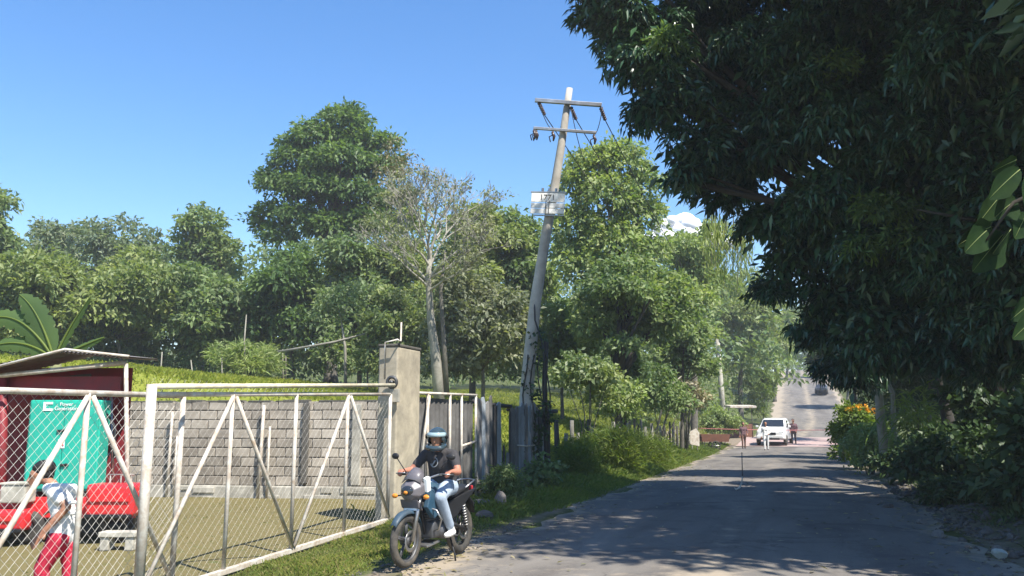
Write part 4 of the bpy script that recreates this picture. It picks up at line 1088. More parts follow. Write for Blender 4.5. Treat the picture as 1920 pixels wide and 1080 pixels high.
# ------------------------------------------------------------------ people
def body_mesh(name, chains, voxel, parent=None, smooth_it=5):
    """chains: (material, [(point, radius), ...]); grown into one continuous skin"""
    b = MB(); segs = []
    for mat, ch in chains:
        for (p, r), (q, s) in zip(ch[:-1], ch[1:]):
            p, q = Vector(p), Vector(q); b.tube([p, q], [r, s], 12); segs.append((p, q, r, s, mat))
        for p, r in ch: b.ell(p, r, 12, 8)
    o = b.build(name, None)
    m = o.modifiers.new('r', 'REMESH'); m.mode = 'VOXEL'; m.voxel_size = voxel
    m = o.modifiers.new('s', 'SMOOTH'); m.factor = .5; m.iterations = smooth_it
    me = bpy.data.meshes.new_from_object(o.evaluated_get(bpy.context.evaluated_depsgraph_get()))
    old = o.data; bpy.data.objects.remove(o); bpy.data.meshes.remove(old); me.name = name
    mats = []
    for c in chains:
        if c[0] not in mats: mats.append(c[0])
    me.materials.clear()
    for mt in mats: me.materials.append(mt)
    n = len(me.polygons); C = np.empty(n * 3, np.float32); me.polygons.foreach_get('center', C); C = C.reshape(-1, 3)
    best = np.full(n, 1e9); idx = np.zeros(n, np.int32)
    for p, q, r, s, mt in segs:
        a, v = np.array(p), np.array(q - p); L2 = max(1e-9, float(v @ v))
        t = np.clip((C - a) @ v / L2, 0, 1); dd = np.linalg.norm(C - a - t[:, None] * v, axis=1) - (r + (s - r) * t)
        k = dd < best; best[k] = dd[k]; idx[k] = mats.index(mt)
    me.polygons.foreach_set('material_index', idx); me.polygons.foreach_set('use_smooth', [True] * n); me.update()
    return link(name, me, None, parent)

def hand(mat, wrist, fwd, up, side, curl, s=1.0):
    """palm, four unequal fingers and a thumb; curl bends the fingers towards -up"""
    w, f, u, sd = Vector(wrist), Vector(fwd).normalized(), Vector(up).normalized(), Vector(side).normalized(); out = []
    palm = w + f * .085 * s
    for k in (-1, 0, 1): out.append((mat, [(w + sd * k * .012 * s, .02 * s), (palm + sd * k * .026 * s, .016 * s)]))
    for i, ln in enumerate((.066, .076, .070, .054)):
        base = palm + sd * (.030 - .020 * i) * s; a = curl * .5; p = base; ch = [(p, .0095 * s)]
        for seg in (.45, .32, .23):
            p = p + (f * math.cos(a) - u * math.sin(a)) * ln * seg * s * 1.15; ch.append((p, .0088 * s)); a += curl * .55
        out.append((mat, ch))
    t0 = w + f * .028 * s + sd * .022 * s; t1 = t0 + (f * .55 + sd * .6 - u * .25).normalized() * .036 * s; t2 = t1 + (f * .8 + sd * .1 - u * .6 * curl).normalized() * .03 * s
    out.append((mat, [(t0, .0125 * s), (t1, .011 * s), (t2, .0095 * s)]))
    return out

def head(mat, c, fwd, s=1.0):
    c, f = Vector(c), Vector(fwd).normalized(); u = Vector((0, 0, 1)); sd = f.cross(u).normalized()
    out = [(mat, [(c + u * .035 * s - f * .015 * s, .082 * s), (c + u * .02 * s + f * .02 * s, .078 * s)]),
           (mat, [(c - u * .03 * s + f * .03 * s, .062 * s), (c - u * .075 * s + f * .05 * s, .042 * s)]),
           (mat, [(c + u * .012 * s + f * .092 * s, .011 * s), (c - u * .026 * s + f * .108 * s, .015 * s)]),
           (mat, [(c - u * .056 * s + f * .085 * s + sd * .018 * s, .009 * s), (c - u * .056 * s + f * .085 * s - sd * .018 * s, .009 * s)])]
    for k in (-1, 1):
        out.append((mat, [(c + sd * k * .078 * s + u * .02 * s, .013 * s), (c + sd * k * .080 * s - u * .022 * s, .010 * s)]))
        out.append((mat, [(c + u * .035 * s + f * .082 * s + sd * k * .018 * s, .010 * s), (c + u * .034 * s + f * .076 * s + sd * k * .044 * s, .010 * s)]))
    return out

def eyes(c, fwd, s, parent):
    c, f = Vector(c), Vector(fwd).normalized(); u = Vector((0, 0, 1)); sd = f.cross(u).normalized(); b = MB()
    for k in (-1, 1): b.ell(c + u * .012 * s + f * .083 * s + sd * k * .031 * s, .011 * s, 8, 6)
    b.build('eye', HAIR, parent, True)

def hair_cap(c, fwd, s, parent, mat=HAIR, ln=0.0):
    c, f = Vector(c), Vector(fwd).normalized(); b = MB(); R = f.to_track_quat('Y', 'Z').to_matrix()
    b.ell(c + Vector((0, 0, .05 * s)) - f * .028 * s, (.092 * s, .098 * s, .078 * s), 16, 10, R)
    b.ell(c + Vector((0, 0, .005 * s)) - f * .05 * s, (.084 * s, .066 * s, (.085 + ln) * s), 14, 10, R)
    o = b.build('hair', mat, parent, True)
    m = o.modifiers.new('r', 'REMESH'); m.mode = 'VOXEL'; m.voxel_size = .012
    m = o.modifiers.new('d', 'DISPLACE'); tx = bpy.data.textures.new('curl', 'CLOUDS'); tx.noise_scale = .03; m.texture = tx; m.strength = .016
    return o

def standing(label, px, d, h, facing, top, bottom, shoe, skin, arms, step=.10, sleeve=True, jacket=0.0, lean=0.0, hairlen=0.0, py=None, group=None, seed=0, z=None):
    """a standing figure; facing: heading in radians from -Y (towards the camera along the road)"""
    f = foot(px, d) if z is None else Vector((*at(px, 800, d).xy, z)); s = h / 1.72
    root = empty('person', f, facing); tag(root, label, 'person', group)
    F = Vector((0, -1, 0)); Lf = Vector((1, 0, 0)); c = []
    P = lambda l, fw, zz: Vector((l * s, -fw * s, zz * s))
    hip = .92; la = lean
    sh = lambda l: P(l, la, 1.40)
    j = jacket
    c += [(top, [(P(-.13, la, 1.37), .062 * s), (P(.13, la, 1.37), .062 * s)]), (top, [(P(-.09, la * .8, 1.26), .108 * s + j), (P(.09, la * .8, 1.26), .108 * s + j)]),
          (top, [(P(-.07, la * .5, 1.08), .098 * s + j), (P(.07, la * .5, 1.08), .098 * s + j)]), (top, [(P(-.075, 0, .95), .105 * s + j), (P(.075, 0, .95), .105 * s + j)])]
    for l in (-.08, .08): c.append((top, [(P(l, la, 1.34), .085 * s), (P(l, la * .8, 1.2), .1 * s + j), (P(l * .9, la * .4, 1.05), .095 * s + j), (P(l, 0, .93), .1 * s + j)]))
    c += [(skin, [(P(0, la, 1.42), .056 * s), (P(0, la + .01, 1.52), .052 * s)])]
    hc = P(0, la + .02, 1.60); c += head(skin, hc, F, s * 1.02)
    for k, st in ((-1, step), (1, -step)):
        hp = P(.09 * k, 0, .90); kn = P(.10 * k, st * .6 + .02, .49); an = P(.105 * k, st * .9, .09)
        c.append((bottom, [(hp, .098 * s), (hp.lerp(kn, .5), .082 * s), (kn, .062 * s), (kn.lerp(an, .35), .058 * s), (an + Vector((0, 0, .04 * s)), .046 * s)]))
        c.append((shoe, [(an, .042 * s), (an + P(0, -.02, -.045), .042 * s), (an + P(0, .07, -.052), .036 * s), (an + P(0, .15, -.058), .028 * s)]))
    for k, (el, wr) in zip((-1, 1), arms):
        S_ = P(.185 * k, la, 1.36); E = P(el[0] * k, el[1], el[2]); W_ = P(wr[0] * k, wr[1], wr[2])
        c.append((top, [(S_, .058 * s), (S_.lerp(E, .55), .050 * s)])); m2 = top if sleeve else skin
        c.append((m2, [(S_.lerp(E, .55), .046 * s), (E, .040 * s)])); c.append((m2, [(E, .040 * s), (E.lerp(W_, .4), .038 * s), (W_, .028 * s)]))
        dv = (W_ - E).normalized(); sd = dv.cross(F).normalized() if abs(dv.dot(F)) < .95 else Lf
        c += hand(skin, W_, dv, F * -1 if False else sd.cross(dv), sd * (1), .6, s)
    body_mesh('body', c, .016, root)
    hair_cap(hc, F, s * 1.02, root, ln=hairlen); eyes(hc, F, s, root)
    return root

dn = ((.24, -.03, 1.10), (.25, .04, .86))
standing('person in white shirt and trousers standing in front of the white pickup', 1435, 51.5, 1.72, .1, SHIRTW, SHIRTW, DARKC, SKIN, (dn, ((.25, .02, 1.12), (.16, .2, 1.02))), .12, group='people at the roadblock')
standing('person in a maroon jacket with dark trousers standing right of the pickup', 1487, 58.5, 1.74, -.15, SHIRTM, DARKC, DARKC, SKIN, (((.26, -.02, 1.12), (.22, .10, .92)), ((.27, -.02, 1.12), (.22, .10, .92))), .07, jacket=.03, hairlen=.03, group='people at the roadblock')
standing('person in dusky shirt and brown trousers at the left verge, left of the pickup', 1393, 54, 1.66, .35, SHIRTM, pm('brown_trousers', (.16, .085, .06), (.11, .06, .045), 8, .9, .2), DARKC, SKIN, (dn, ((.27, .05, 1.10), (.22, .18, .98))), .10, group='people at the roadblock')

# youth behind the fence
def youth():
    f = foot(112, 8.75); f.z -= .04; root = empty('person', f, 0); tag(root, 'person in white top and red trousers standing behind the mesh fence', 'person')
    ex = Vector((CA, SA, 0)); ey = Vector((-SA, CA, 0))
    Q = lambda x, y, dd=0.0: at(x, y, 8.75) - f + ey * dd
    F = (-ex * .75 - ey * .45 + Vector((0, 0, -.15))).normalized(); c = []
    shl, shr = Q(100, 915, -.10), Q(124, 918, .12); ch, wa, hp = Q(112, 935), Q(122, 972), Q(118, 1008)
    c += [(SHIRTW, [(shl, .055), (shr, .055)]), (SHIRTW, [(ch - ey * .05, .095), (wa - ey * .05, .092), (hp - ey * .06, .105)]), (SHIRTW, [(ch + ey * .06, .095), (wa + ey * .05, .092), (hp + ey * .06, .105)])]
    nk = Q(98, 908); hc = Q(75, 893); c += [(SKIN, [(nk, .05), (hc.lerp(nk, .35), .048)])]; c += head(SKIN, hc, F, 1.0)
    for s, kx in ((-1, 88), (1, 122)):
        h0 = hp + ey * .075 * s; kn = Q(kx, 1062, .09 * s); an = Vector((kn.x, kn.y, .09)) + ex * .02
        c.append((REDC, [(h0, .105), (h0.lerp(kn, .5), .09), (kn, .075), (kn.lerp(an, .5), .07), (an + Vector((0, 0, .04)), .06)]))
        c.append((DARKC, [(an, .042), (an + F * .08 - Vector((0, 0, .045)), .036), (an + F * .14 - Vector((0, 0, .05)), .03)]))
    # near arm bent across the body, far arm reaching to the trailer
    el, wr = Q(140, 948, -.14), Q(108, 990, -.24)
    c += [(SHIRTW, [(shl, .056), (shl.lerp(el, .6), .058)]), (SKIN, [(shl.lerp(el, .55), .04), (el, .037)]), (SKIN, [(el, .04), (el.lerp(wr, .5), .038), (wr, .03)])]
    c += hand(SKIN, wr, (wr - el), (0, 0, 1), ex, .8)
    el2, wr2 = Q(112, 960, .16), Q(86, 962, .2)
    c += [(SHIRTW, [(shr, .056), (shr.lerp(el2, .6), .055)]), (SKIN, [(shr.lerp(el2, .55), .04), (el2, .036), (wr2, .027)])]
    c += hand(SKIN, wr2, (wr2 - el2), (0, 0, 1), ey, .5)
    body_mesh('body', c, .010, root)
    hair_cap(hc + Vector((0, 0, .015)), F, 1.12, root); eyes(hc, F, 1.0, root)
    b = MB(); b.torus(Q(148, 950, -.12), (ex * .4 - ey).normalized(), .055, .018, 18, 8); b.build('strap', SHIRTW, root, True)
youth()

# ------------------------------------------------------------------ motorcycle and rider
BX, BY = -4.22, 9.83
BZ = 0.03
def motorcycle():
    root = empty('motorcycle', (BX, BY, BZ), -.125); tag(root, 'blue and grey motorcycle carrying the helmeted rider at the road edge', 'motorcycle')
    P = lambda s, l, z: Vector((l, -s, z))
    st = rad(7)      # bars turned slightly
    def wheel(s, w, nm):
        c = P(s, 0, .30); ax = Vector((1, 0, 0))
        b = MB(); b.torus(c, ax, .30 - w * .55, w * .55, 36, 12, .95); t = b.build(nm, RUBBER, root, True)
        b = MB(); b.torus(c, ax, .225, .018, 32, 8, 2.0)
        for k in range(5):
            a = 2 * math.pi * k / 5 + .3
            for q in (-.14, .14): b.tube([c + Vector((0, math.cos(a + q) * .04, math.sin(a + q) * .04)), c + Vector((0, math.cos(a + q * .35) * .22, math.sin(a + q * .35) * .22))], [.018, .012], 6)
        b.tube([c - ax * .05, c + ax * .05], .05, 14); b.build('rim', DSTEEL, t, True)
        b = MB(); b.torus(c + ax * .065, ax, .10, .022, 24, 6, .12); b.build('brake_disc', STEEL, t, True)
    wheel(.64, .085, 'wheel'); wheel(-.62, .10, 'wheel')
    for l in (-.085, .085): MB().tube([P(.64, l, .30), P(.53, l, .62), P(.44, l, .93)], [.024, .024, .02], 10).build('fork', STEEL, root, True)
    # front mudguard
    b = MB(); rows = []
    for k in range(11):
        a = rad(35 + 115 * k / 10); r = .335; w = .062 - .02 * abs(k / 5 - 1)
        rows.append([P(.64 + r * math.cos(a), l, .30 + r * math.sin(a) + dz) for l, dz in ((-w, -.03), (-w * .8, 0), (0, .012), (w * .8, 0), (w, -.03))])
    b.loft(rows, closed=False); o = b.build('front_mudguard', BLUE, root, True); o.modifiers.new('s', 'SOLIDIFY').thickness = .006
    # frame tubes, engine
    b = MB(); b.tube([P(.40, 0, .84), P(.30, 0, .55), P(.22, 0, .34), P(-.15, 0, .30), P(-.28, 0, .5)], .022, 8); b.tube([P(.40, 0, .84), P(0, 0, .70), P(-.5, 0, .68), P(-.72, 0, .74)], .024, 8)
    for l in (-.10, .10): b.tube([P(-.22, l, .42), P(-.62, l, .30)], .024, 8)
    b.build('frame', BLACK, root, True)
    b = MB(); b.box(P(.06, 0, .38), (.24, .34, .2), None, .03); b.tube([P(.10, 0, .45), P(.17, 0, .62)], [.10, .095], 14)
    for k in range(5): q = P(.115 + .013 * k, 0, .49 + .028 * k); b.tube([q, q + P(.003, 0, .01)], .125, 14)
    b.tube([P(.0, -.15, .36), P(.0, .16, .36)], .10, 16); b.build('engine', DSTEEL, root, True)
    for l in (-.11, .11):
        b = MB(); b.tube([P(-.60, l, .32), P(-.50, l, .66)], [.014, .014], 8)
        for k in range(8): q = P(-.595 + .0105 * k * 1.1, l, .37 + .034 * k); b.torus(q, P(.1, 0, .34), .03, .009, 12, 6)
        b.build('shock', STEEL, root, True)
    b = MB(); b.tube([P(.2, -.06, .45), P(.26, -.10, .3), P(.0, -.15, .22), P(-.35, -.16, .28)], .022, 8); b.tube([P(-.30, -.165, .28), P(-.80, -.18, .38)], [.045, .055], 12); b.build('exhaust', STEEL, root, True)
    # crash bar
    for s in (-1, 1): MB().tube([P(.30, .03 * s, .66), P(.33, .22 * s, .62), P(.30, .27 * s, .52), P(.24, .2 * s, .40), P(.18, .05 * s, .34)], .013, 8).build('crash_bar', STEEL, root, True)
    # tank, seat, side panels, tail
    b = MB(); rows = []
    for s, w, zb, zt in ((.36, .06, .78, .85), (.30, .12, .71, .91), (.18, .145, .69, .94), (.05, .135, .69, .92), (-.06, .10, .70, .84), (-.12, .07, .72, .79)):
        rows.append([P(s, w * math.cos(a), (zb + zt) / 2 + (zt - zb) / 2 * math.sin(a)) for a in [2 * math.pi * k / 14 for k in range(14)]])
    b.loft(rows); b.build('tank', BLUE, root, True)
    b = MB(); rows = []
    for s, w, z, h in ((.0, .07, .77, .05), (-.12, .115, .745, .05), (-.30, .13, .75, .05), (-.48, .125, .79, .055), (-.68, .11, .81, .05), (-.76, .07, .81, .03)):
        rows.append([P(s, w * math.cos(a), z + h * math.sin(a)) for a in [2 * math.pi * k / 12 for k in range(12)]])
    b.loft(rows); b.build('seat', BLACK, root, True)
    for l in (-1, 1):
        b = MB(); b.prism([(-.10, .68), (-.14, .46), (-.34, .50), (-.66, .70), (-.86, .80), (-.62, .77)], lambda u, v: P(u, .085 * l, v), lambda u, v: P(u, .125 * l, v - .003)); b.build('side_panel', BLACK, root, bevel=.008)
        b = MB(); b.prism([(.36, .86), (.44, .66), (.28, .52), (.10, .60), (.14, .72)], lambda u, v: P(u, .10 * l, v), lambda u, v: P(u, (.17 - .05 * abs(u - .28)) * l, v)); b.build('tank_shroud', BLUE, root, bevel=.01)
    b = MB(); b.tube([P(-.70, 0, .74), P(-.88, 0, .62), P(-.95, 0, .48)], [.07, .07, .05], 8, flat=.25); b.build('rear_mudguard', BLACK, root, True)
    b = MB(); b.tube([P(-.55, .12, .82), P(-.80, .12, .90), P(-.86, 0, .91), P(-.80, -.12, .90), P(-.55, -.12, .82)], .012, 8); b.build('grab_rail', STEEL, root, True)
    b = MB(); b.box(P(-.86, 0, .80), (.12, .05, .06), None, .015); b.build('tail_light', RED, root)
    # headlight fairing with screen
    b = MB(); rows = []
    for s, w, zb, zt in ((.65, .045, .80, .87), (.62, .10, .75, .93), (.55, .15, .71, .99), (.47, .16, .74, 1.02), (.41, .11, .80, 1.0)):
        rows.append([P(s, w * math.cos(a), (zb + zt) / 2 + (zt - zb) / 2 * math.sin(a)) for a in [2 * math.pi * (k + .5) / 8 for k in range(8)]])
    b.loft(rows); b.build('fairing', GREYP, root, False, .012)
    b = MB(); b.loft([[P(.60 - .05 * abs(x), .13 * x, .99 - .05 * x * x) for x in (-1, -.5, 0, .5, 1)], [P(.51 - .05 * abs(x), .125 * x, 1.07 - .04 * x * x) for x in (-1, -.5, 0, .5, 1)], [P(.46 - .04 * abs(x), .09 * x, 1.12 - .05 * x * x) for x in (-1, -.5, 0, .5, 1)]], closed=False)
    o = b.build('windscreen', GREYP, root, True); o.modifiers.new('s', 'SOLIDIFY').thickness = .006
    b = MB(); b.ell(P(.625, 0, .855), (.08, .045, .06), 16, 10); hl = b.build('headlight', GLASS, root, True)
    b = MB(); b.ell(P(.66, 0, .84), (.03, .02, .022), 10, 8); b.build('bulb', AMBER, hl, True)
    b = MB(); b.prism([(.52, .72), (.60, .76), (.56, .66), (.46, .62)], lambda u, v: P(u, -.12, v), lambda u, v: P(u, .12, v)); b.build('lower_cowl', GREYP, root, bevel=.01)
    b = MB(); b.prism([(.50, 1.0), (.42, 1.02), (.40, .86), (.48, .84)], lambda u, v: P(u, .13, v), lambda u, v: P(u, .185, v - .01)); b.build('side_cowl', PRINT, root, bevel=.01)
    for l in (-.19, .19):
        MB().tube([P(.54, l * .6, .80), P(.55, l, .79)], .009, 6).build('indicator_stalk', BLACK, root)
        b = MB(); b.ell(P(.56, l * 1.12, .79), (.04, .025, .028), 10, 8); b.build('indicator', AMBER, root, True)
    # handlebar
    b = MB(); b.tube([P(.22, -.37, 1.02), P(.28, -.22, 1.03), P(.37, -.10, .98), P(.37, .10, .98), P(.28, .22, 1.03), P(.22, .37, 1.02)], .012, 8); b.build('handlebar', STEEL, root, True)
    for l in (-1, 1):
        MB().tube([P(.265, .255 * l, 1.028), P(.215, .385 * l, 1.02)], .019, 10).build('grip', BLACK, root, True)
        MB().tube([P(.31, .24 * l, 1.04), P(.285, .38 * l, 1.03)], .007, 6).build('lever', STEEL, root, True)
        MB().tube([P(.29, .23 * l, 1.04), P(.32, .29 * l, 1.14), P(.30, .36 * l, 1.21)], .007, 6).build('mirror_stem', BLACK, root, True)
        b = MB(); b.ell(P(.30, .385 * l, 1.235), (.058, .022, .038), 14, 8, rotz(.2 * l)); b.build('mirror', BLACK, root, True)
    for l in (-1, 1): MB().tube([P(-.08, .10 * l, .30), P(-.10, .27 * l, .29)], .013, 8).build('footpeg', BLACK, root, True)
    b = MB(); b.box(P(.18, 0, .22), (.2, .3, .03), rotx(.1), .01); b.build('skid_plate', STEEL, root)
    b = MB(); b.box(P(.54, 0, .68), (.17, .01, .10), rotx(-.2), .003); b.build('number_plate', PRINT, root)
    MB().tube([P(-.15, .12, .30), P(-.12, .22, .06), P(-.12, .23, -.015)], .012, 6).build('kickstand', BLACK, root, True)
motorcycle()

def rider():
    root = empty('person', (BX, BY, BZ), -.125); tag(root, 'person in dark helmet, charcoal shirt and pale jeans riding the motorcycle', 'person')
    P = lambda s, l, z: Vector((l, -s, z)); c = []; F = P(1, .22, -.05)
    hz = .86
    c += [(JEANS, [(P(-.22, -.085, hz), .105), (P(-.22, .085, hz), .105)]), (SHIRTD, [(P(-.20, -.08, .96), .098), (P(-.20, .08, .96), .098)]),
          (SHIRTD, [(P(-.20, -.08, .94), .098), (P(-.16, -.085, 1.10), .098), (P(-.12, -.085, 1.20), .094), (P(-.10, -.07, 1.255), .08)]), (SHIRTD, [(P(-.20, .08, .94), .098), (P(-.16, .085, 1.10), .098), (P(-.12, .085, 1.20), .094), (P(-.10, .07, 1.255), .08)]),
          (SHIRTD, [(P(-.09, 0, 1.12), .095), (P(-.06, 0, 1.20), .09)]), (SHIRTD, [(P(-.10, -.16, 1.255), .062), (P(-.10, .16, 1.255), .062)]), (SKIN, [(P(-.08, 0, 1.29), .056), (P(-.03, .01, 1.36), .052)])]
    hc = P(.0, .02, 1.43); c += head(SKIN, hc, F, 1.0)
    for l in (-1, 1):
        kn = P(.22, .20 * l, .76); an = P(-.06, .20 * l, .36)
        c.append((JEANS, [(P(-.20, .10 * l, hz - .01), .105), (P(.02, .16 * l, .84), .094), (kn, .072), (kn.lerp(an, .35), .066), (kn.lerp(an, .85), .055)]))
        c.append((SHIRTW, [(kn.lerp(an, .82), .047), (an, .046), (an + P(-.03, 0, -.03), .045), (an + P(.08, .01 * l, -.045), .038), (an + P(.16, .02 * l, -.045), .03)]))
        sh = P(-.10, .20 * l, 1.245); el = P(.02, .33 * l, 1.05); wr = P(.17, .33 * l, 1.055)
        c += [(SHIRTD, [(sh, .066), (sh.lerp(el, .6), .058)]), (SKINS, [(sh.lerp(el, .55), .049), (el, .044)]), (SKINS, [(el, .044), (el.lerp(wr, .4), .042), (wr, .031)])]
        c += hand(SKINS, wr, P(1, 0, .05), (0, 0, 1), P(0, -l, 0), 1.25)
    body_mesh('body', c, .009, root)
    # helmet: shell, chin bar, raised pale visor
    R = F.to_track_quat('Y', 'Z').to_matrix(); M = Matrix.Translation(hc) @ R.to_4x4()
    b = MB(M); n, m_ = 26, 16; rows = []
    for i in range(m_ + 1):
        th = math.pi * .70 * i / m_; ring = []
        for j in range(n):
            ph = 2 * math.pi * j / n; x, y, z = math.sin(th) * math.cos(ph) * .125, math.sin(th) * math.sin(ph) * .145 - .012, math.cos(th) * .135 + .018
            ring.append(Vector((x, y, z)))
        rows.append(ring)
    t = bmesh.new(); vv = [[t.verts.new(M @ v) for v in r] for r in rows[1:]]
    for i in range(len(vv) - 1):
        for j in range(n):
            q = (rows[i + 1][j] + rows[i + 2][(j + 1) % n]) / 2
            if q.y > .06 and q.z < .05 and abs(q.x) < .098: continue      # face opening
            t.faces.new([vv[i][j], vv[i + 1][j], vv[i + 1][(j + 1) % n], vv[i][(j + 1) % n]])
    top = t.verts.new(M @ rows[0][0])
    for j in range(n): t.faces.new([top, vv[0][j], vv[0][(j + 1) % n]])
    b.bm.free(); b.bm = t
    h = b.build('helmet', HELM, root, True); h.modifiers.new('s', 'SOLIDIFY').thickness = .016
    b = MB(M); b.tube([(-.112, .03, -.07), (-.085, .105, -.095), (0, .142, -.10), (.085, .105, -.095), (.112, .03, -.07)], [.03, .032, .034, .032, .03], 10); b.build('chin_bar', HELM, h, True)
    b = MB(M); rows = []
    for k in range(13):
        a = rad(12 + 156 * k / 12); rows.append([Vector((.130 * math.cos(a), .152 * math.sin(a) - .012, z)) * s for z, s in ((.038, 1.0), (.065, .985), (.09, .93), (.105, .87))])
    b.loft(rows, closed=False); o = b.build('visor', VISOR, h, True); o.modifiers.new('s', 'SOLIDIFY').thickness = .004
    b = MB(M)
    for k in (-1, 1): b.tube([(.128 * k, .01, .04), (.140 * k, .01, .04)], .03, 12)
    b.build('visor_pivot', BLACK, h, True)
    # faded print on the chest
    b = MB(); rr = random.Random(6)
    ctr = P(.045, .0, 1.155); 
    pts = []
    for k in range(9): a = rad(200 + 230 * k / 8); pts.append(P(.04 - .012 * abs(math.cos(a)), .05 * math.cos(a), 1.16 + .06 * math.sin(a)))
    b.tube(pts, .011, 5, flat=.5); b.tube([P(.045, -.02, 1.12), P(.05, .03, 1.18)], .009, 5); b.build('shirt_print', PRINTG, root, True)
rider()

# ------------------------------------------------------------------ vehicles
def pickup():
    f = foot(1452, 58.5); f.z += .02
    root = empty('pickup_truck', f, rad(-6)); tag(root, 'white pickup truck facing down the road behind the standing people', 'pickup')
    P = lambda s, l, z: Vector((l, -s, z))       # s towards the camera
    def hull(nm, prof, mat, par=root, sm=True):
        """prof: stations (s, half width, z bottom, z top, top half width)"""
        b = MB(); rows = []
        for s, w, zb, zt, wt in prof:
            zm = zb + (zt - zb) * .55; k = .05
            rows.append([P(s, -w + k, zb), P(s, -w, zb + k), P(s, -w, zm), P(s, -wt, zt - k * .6), P(s, -wt + k, zt), P(s, wt - k, zt), P(s, wt, zt - k * .6), P(s, w, zm), P(s, w, zb + k), P(s, w - k, zb)])
        b.loft(rows); return b.build(nm, mat, par, False, .02)
    hull('body', [(2.35, .80, .50, .84, .76), (2.25, .90, .42, .98, .84), (1.9, .93, .40, 1.06, .88), (1.1, .94, .38, 1.14, .90), (-2.6, .94, .42, 1.14, .92), (-2.7, .90, .5, 1.10, .88)], CARW)
    hull('cab', [(1.15, .86, 1.10, 1.16, .84), (.35, .84, 1.10, 1.72, .70), (-.2, .84, 1.10, 1.80, .70), (-1.1, .84, 1.10, 1.78, .70), (-1.4, .86, 1.10, 1.2, .84)], CARW)
    b = MB(); b._add([P(1.06, -.74, 1.21), P(1.06, .74, 1.21), P(.46, .64, 1.665), P(.46, -.64, 1.665)], [(0, 1, 2, 3)]); o = b.build('windscreen', GLASS, root); o.modifiers.new('s', 'SOLIDIFY').thickness = -.03
    for l in (-1, 1):
        b = MB(); b._add([P(.75, .862 * l, 1.20), P(.28, .80 * l, 1.62), P(-.35, .79 * l, 1.66), P(-.35, .868 * l, 1.20)], [(0, 1, 2, 3)]); o = b.build('side_window', GLASS, root); o.modifiers.new('s', 'SOLIDIFY').thickness = .02; o.modifiers['s'].offset = 0
        b = MB(); b.box(P(2.29, .68 * l, .86), (.30, .10, .15), None, .03); b.build('headlight', LENS, root)
        b = MB(); b.box(P(.78, 1.04 * l, 1.24), (.18, .09, .14), None, .03); b.build('mirror', CARW, root)
        for s in (1.5, -1.65):
            b = MB(); b.torus(P(s, .86 * l, .36), (1, 0, 0), .27, .10, 26, 10, 1.1); t = b.build('wheel', RUBBER, root, True)
            b = MB(); b.tube([P(s, .80 * l, .36), P(s, .93 * l, .36), P(s, .95 * l, .36)], [.2, .2, .08], 18); b.build('rim', STEEL, t, True)
    b = MB(); b.box(P(2.36, 0, .78), (.72, .06, .16), None, .02); b.build('grille', BLACK, root)
    b = MB(); b.box(P(2.40, 0, .56), (1.7, .16, .20), None, .05); b.build('bumper', CARW, root)
    b = MB(); b.box(P(2.44, 0, .44), (1.2, .08, .12), None, .02); b.build('air_intake', BLACK, root)
    b = MB(); b.box(P(2.49, 0, .60), (.32, .01, .12)); b.build('number_plate', PRINT, root)
    MB().box(P(2.40, 0, .79), (.14, .03, .06), None, .01).build('badge', STEEL, root)
pickup()

def dark_car():
    p = gpt(1541, 741); root = empty('dark_car', (p.x, p.y, float(road_z(p.y)) + .03), rad(-4)); root.rotation_euler.x = -math.atan(.118)
    tag(root, 'small dark car at the right edge of the uphill road', 'car')
    P = lambda s, l, z: Vector((l, -s, z))
    def hull(nm, prof, mat):
        b = MB(); rows = []
        for s, w, zb, zt, wt in prof:
            zm = zb + (zt - zb) * .55; rows.append([P(s, -w + .05, zb), P(s, -w, zm), P(s, -wt, zt), P(s, wt, zt), P(s, w, zm), P(s, w - .05, zb)])
        b.loft(rows); return b.build(nm, mat, root, False, .03)
    hull('body', [(1.95, .72, .36, .62, .66), (1.8, .82, .26, .76, .74), (.9, .84, .24, .88, .8), (-1.8, .84, .26, .9, .8), (-1.95, .76, .36, .84, .7)], CARD)
    hull('cabin', [(.95, .76, .84, .88, .74), (.3, .74, .84, 1.40, .58), (-.9, .74, .84, 1.42, .58), (-1.6, .76, .84, .9, .72)], CARD)
    b = MB(); b._add([P(.86, -.64, .93), P(.86, .64, .93), P(.36, .53, 1.35), P(.36, -.53, 1.35)], [(0, 1, 2, 3)]); o = b.build('windscreen', GLASS, root); o.modifiers.new('s', 'SOLIDIFY').thickness = -.03
    for l in (-1, 1):
        b = MB(); b.box(P(1.87, .58 * l, .62), (.26, .08, .12), None, .03); b.build('headlight', LENS, root)
        for s in (1.2, -1.25):
            b = MB(); b.torus(P(s, .76 * l, .29), (1, 0, 0), .21, .085, 22, 8, 1.1); t = b.build('wheel', RUBBER, root, True)
            b = MB(); b.tube([P(s, .70 * l, .29), P(s, .84 * l, .29)], .16, 14); b.build('rim', STEEL, t, True)
dark_car()

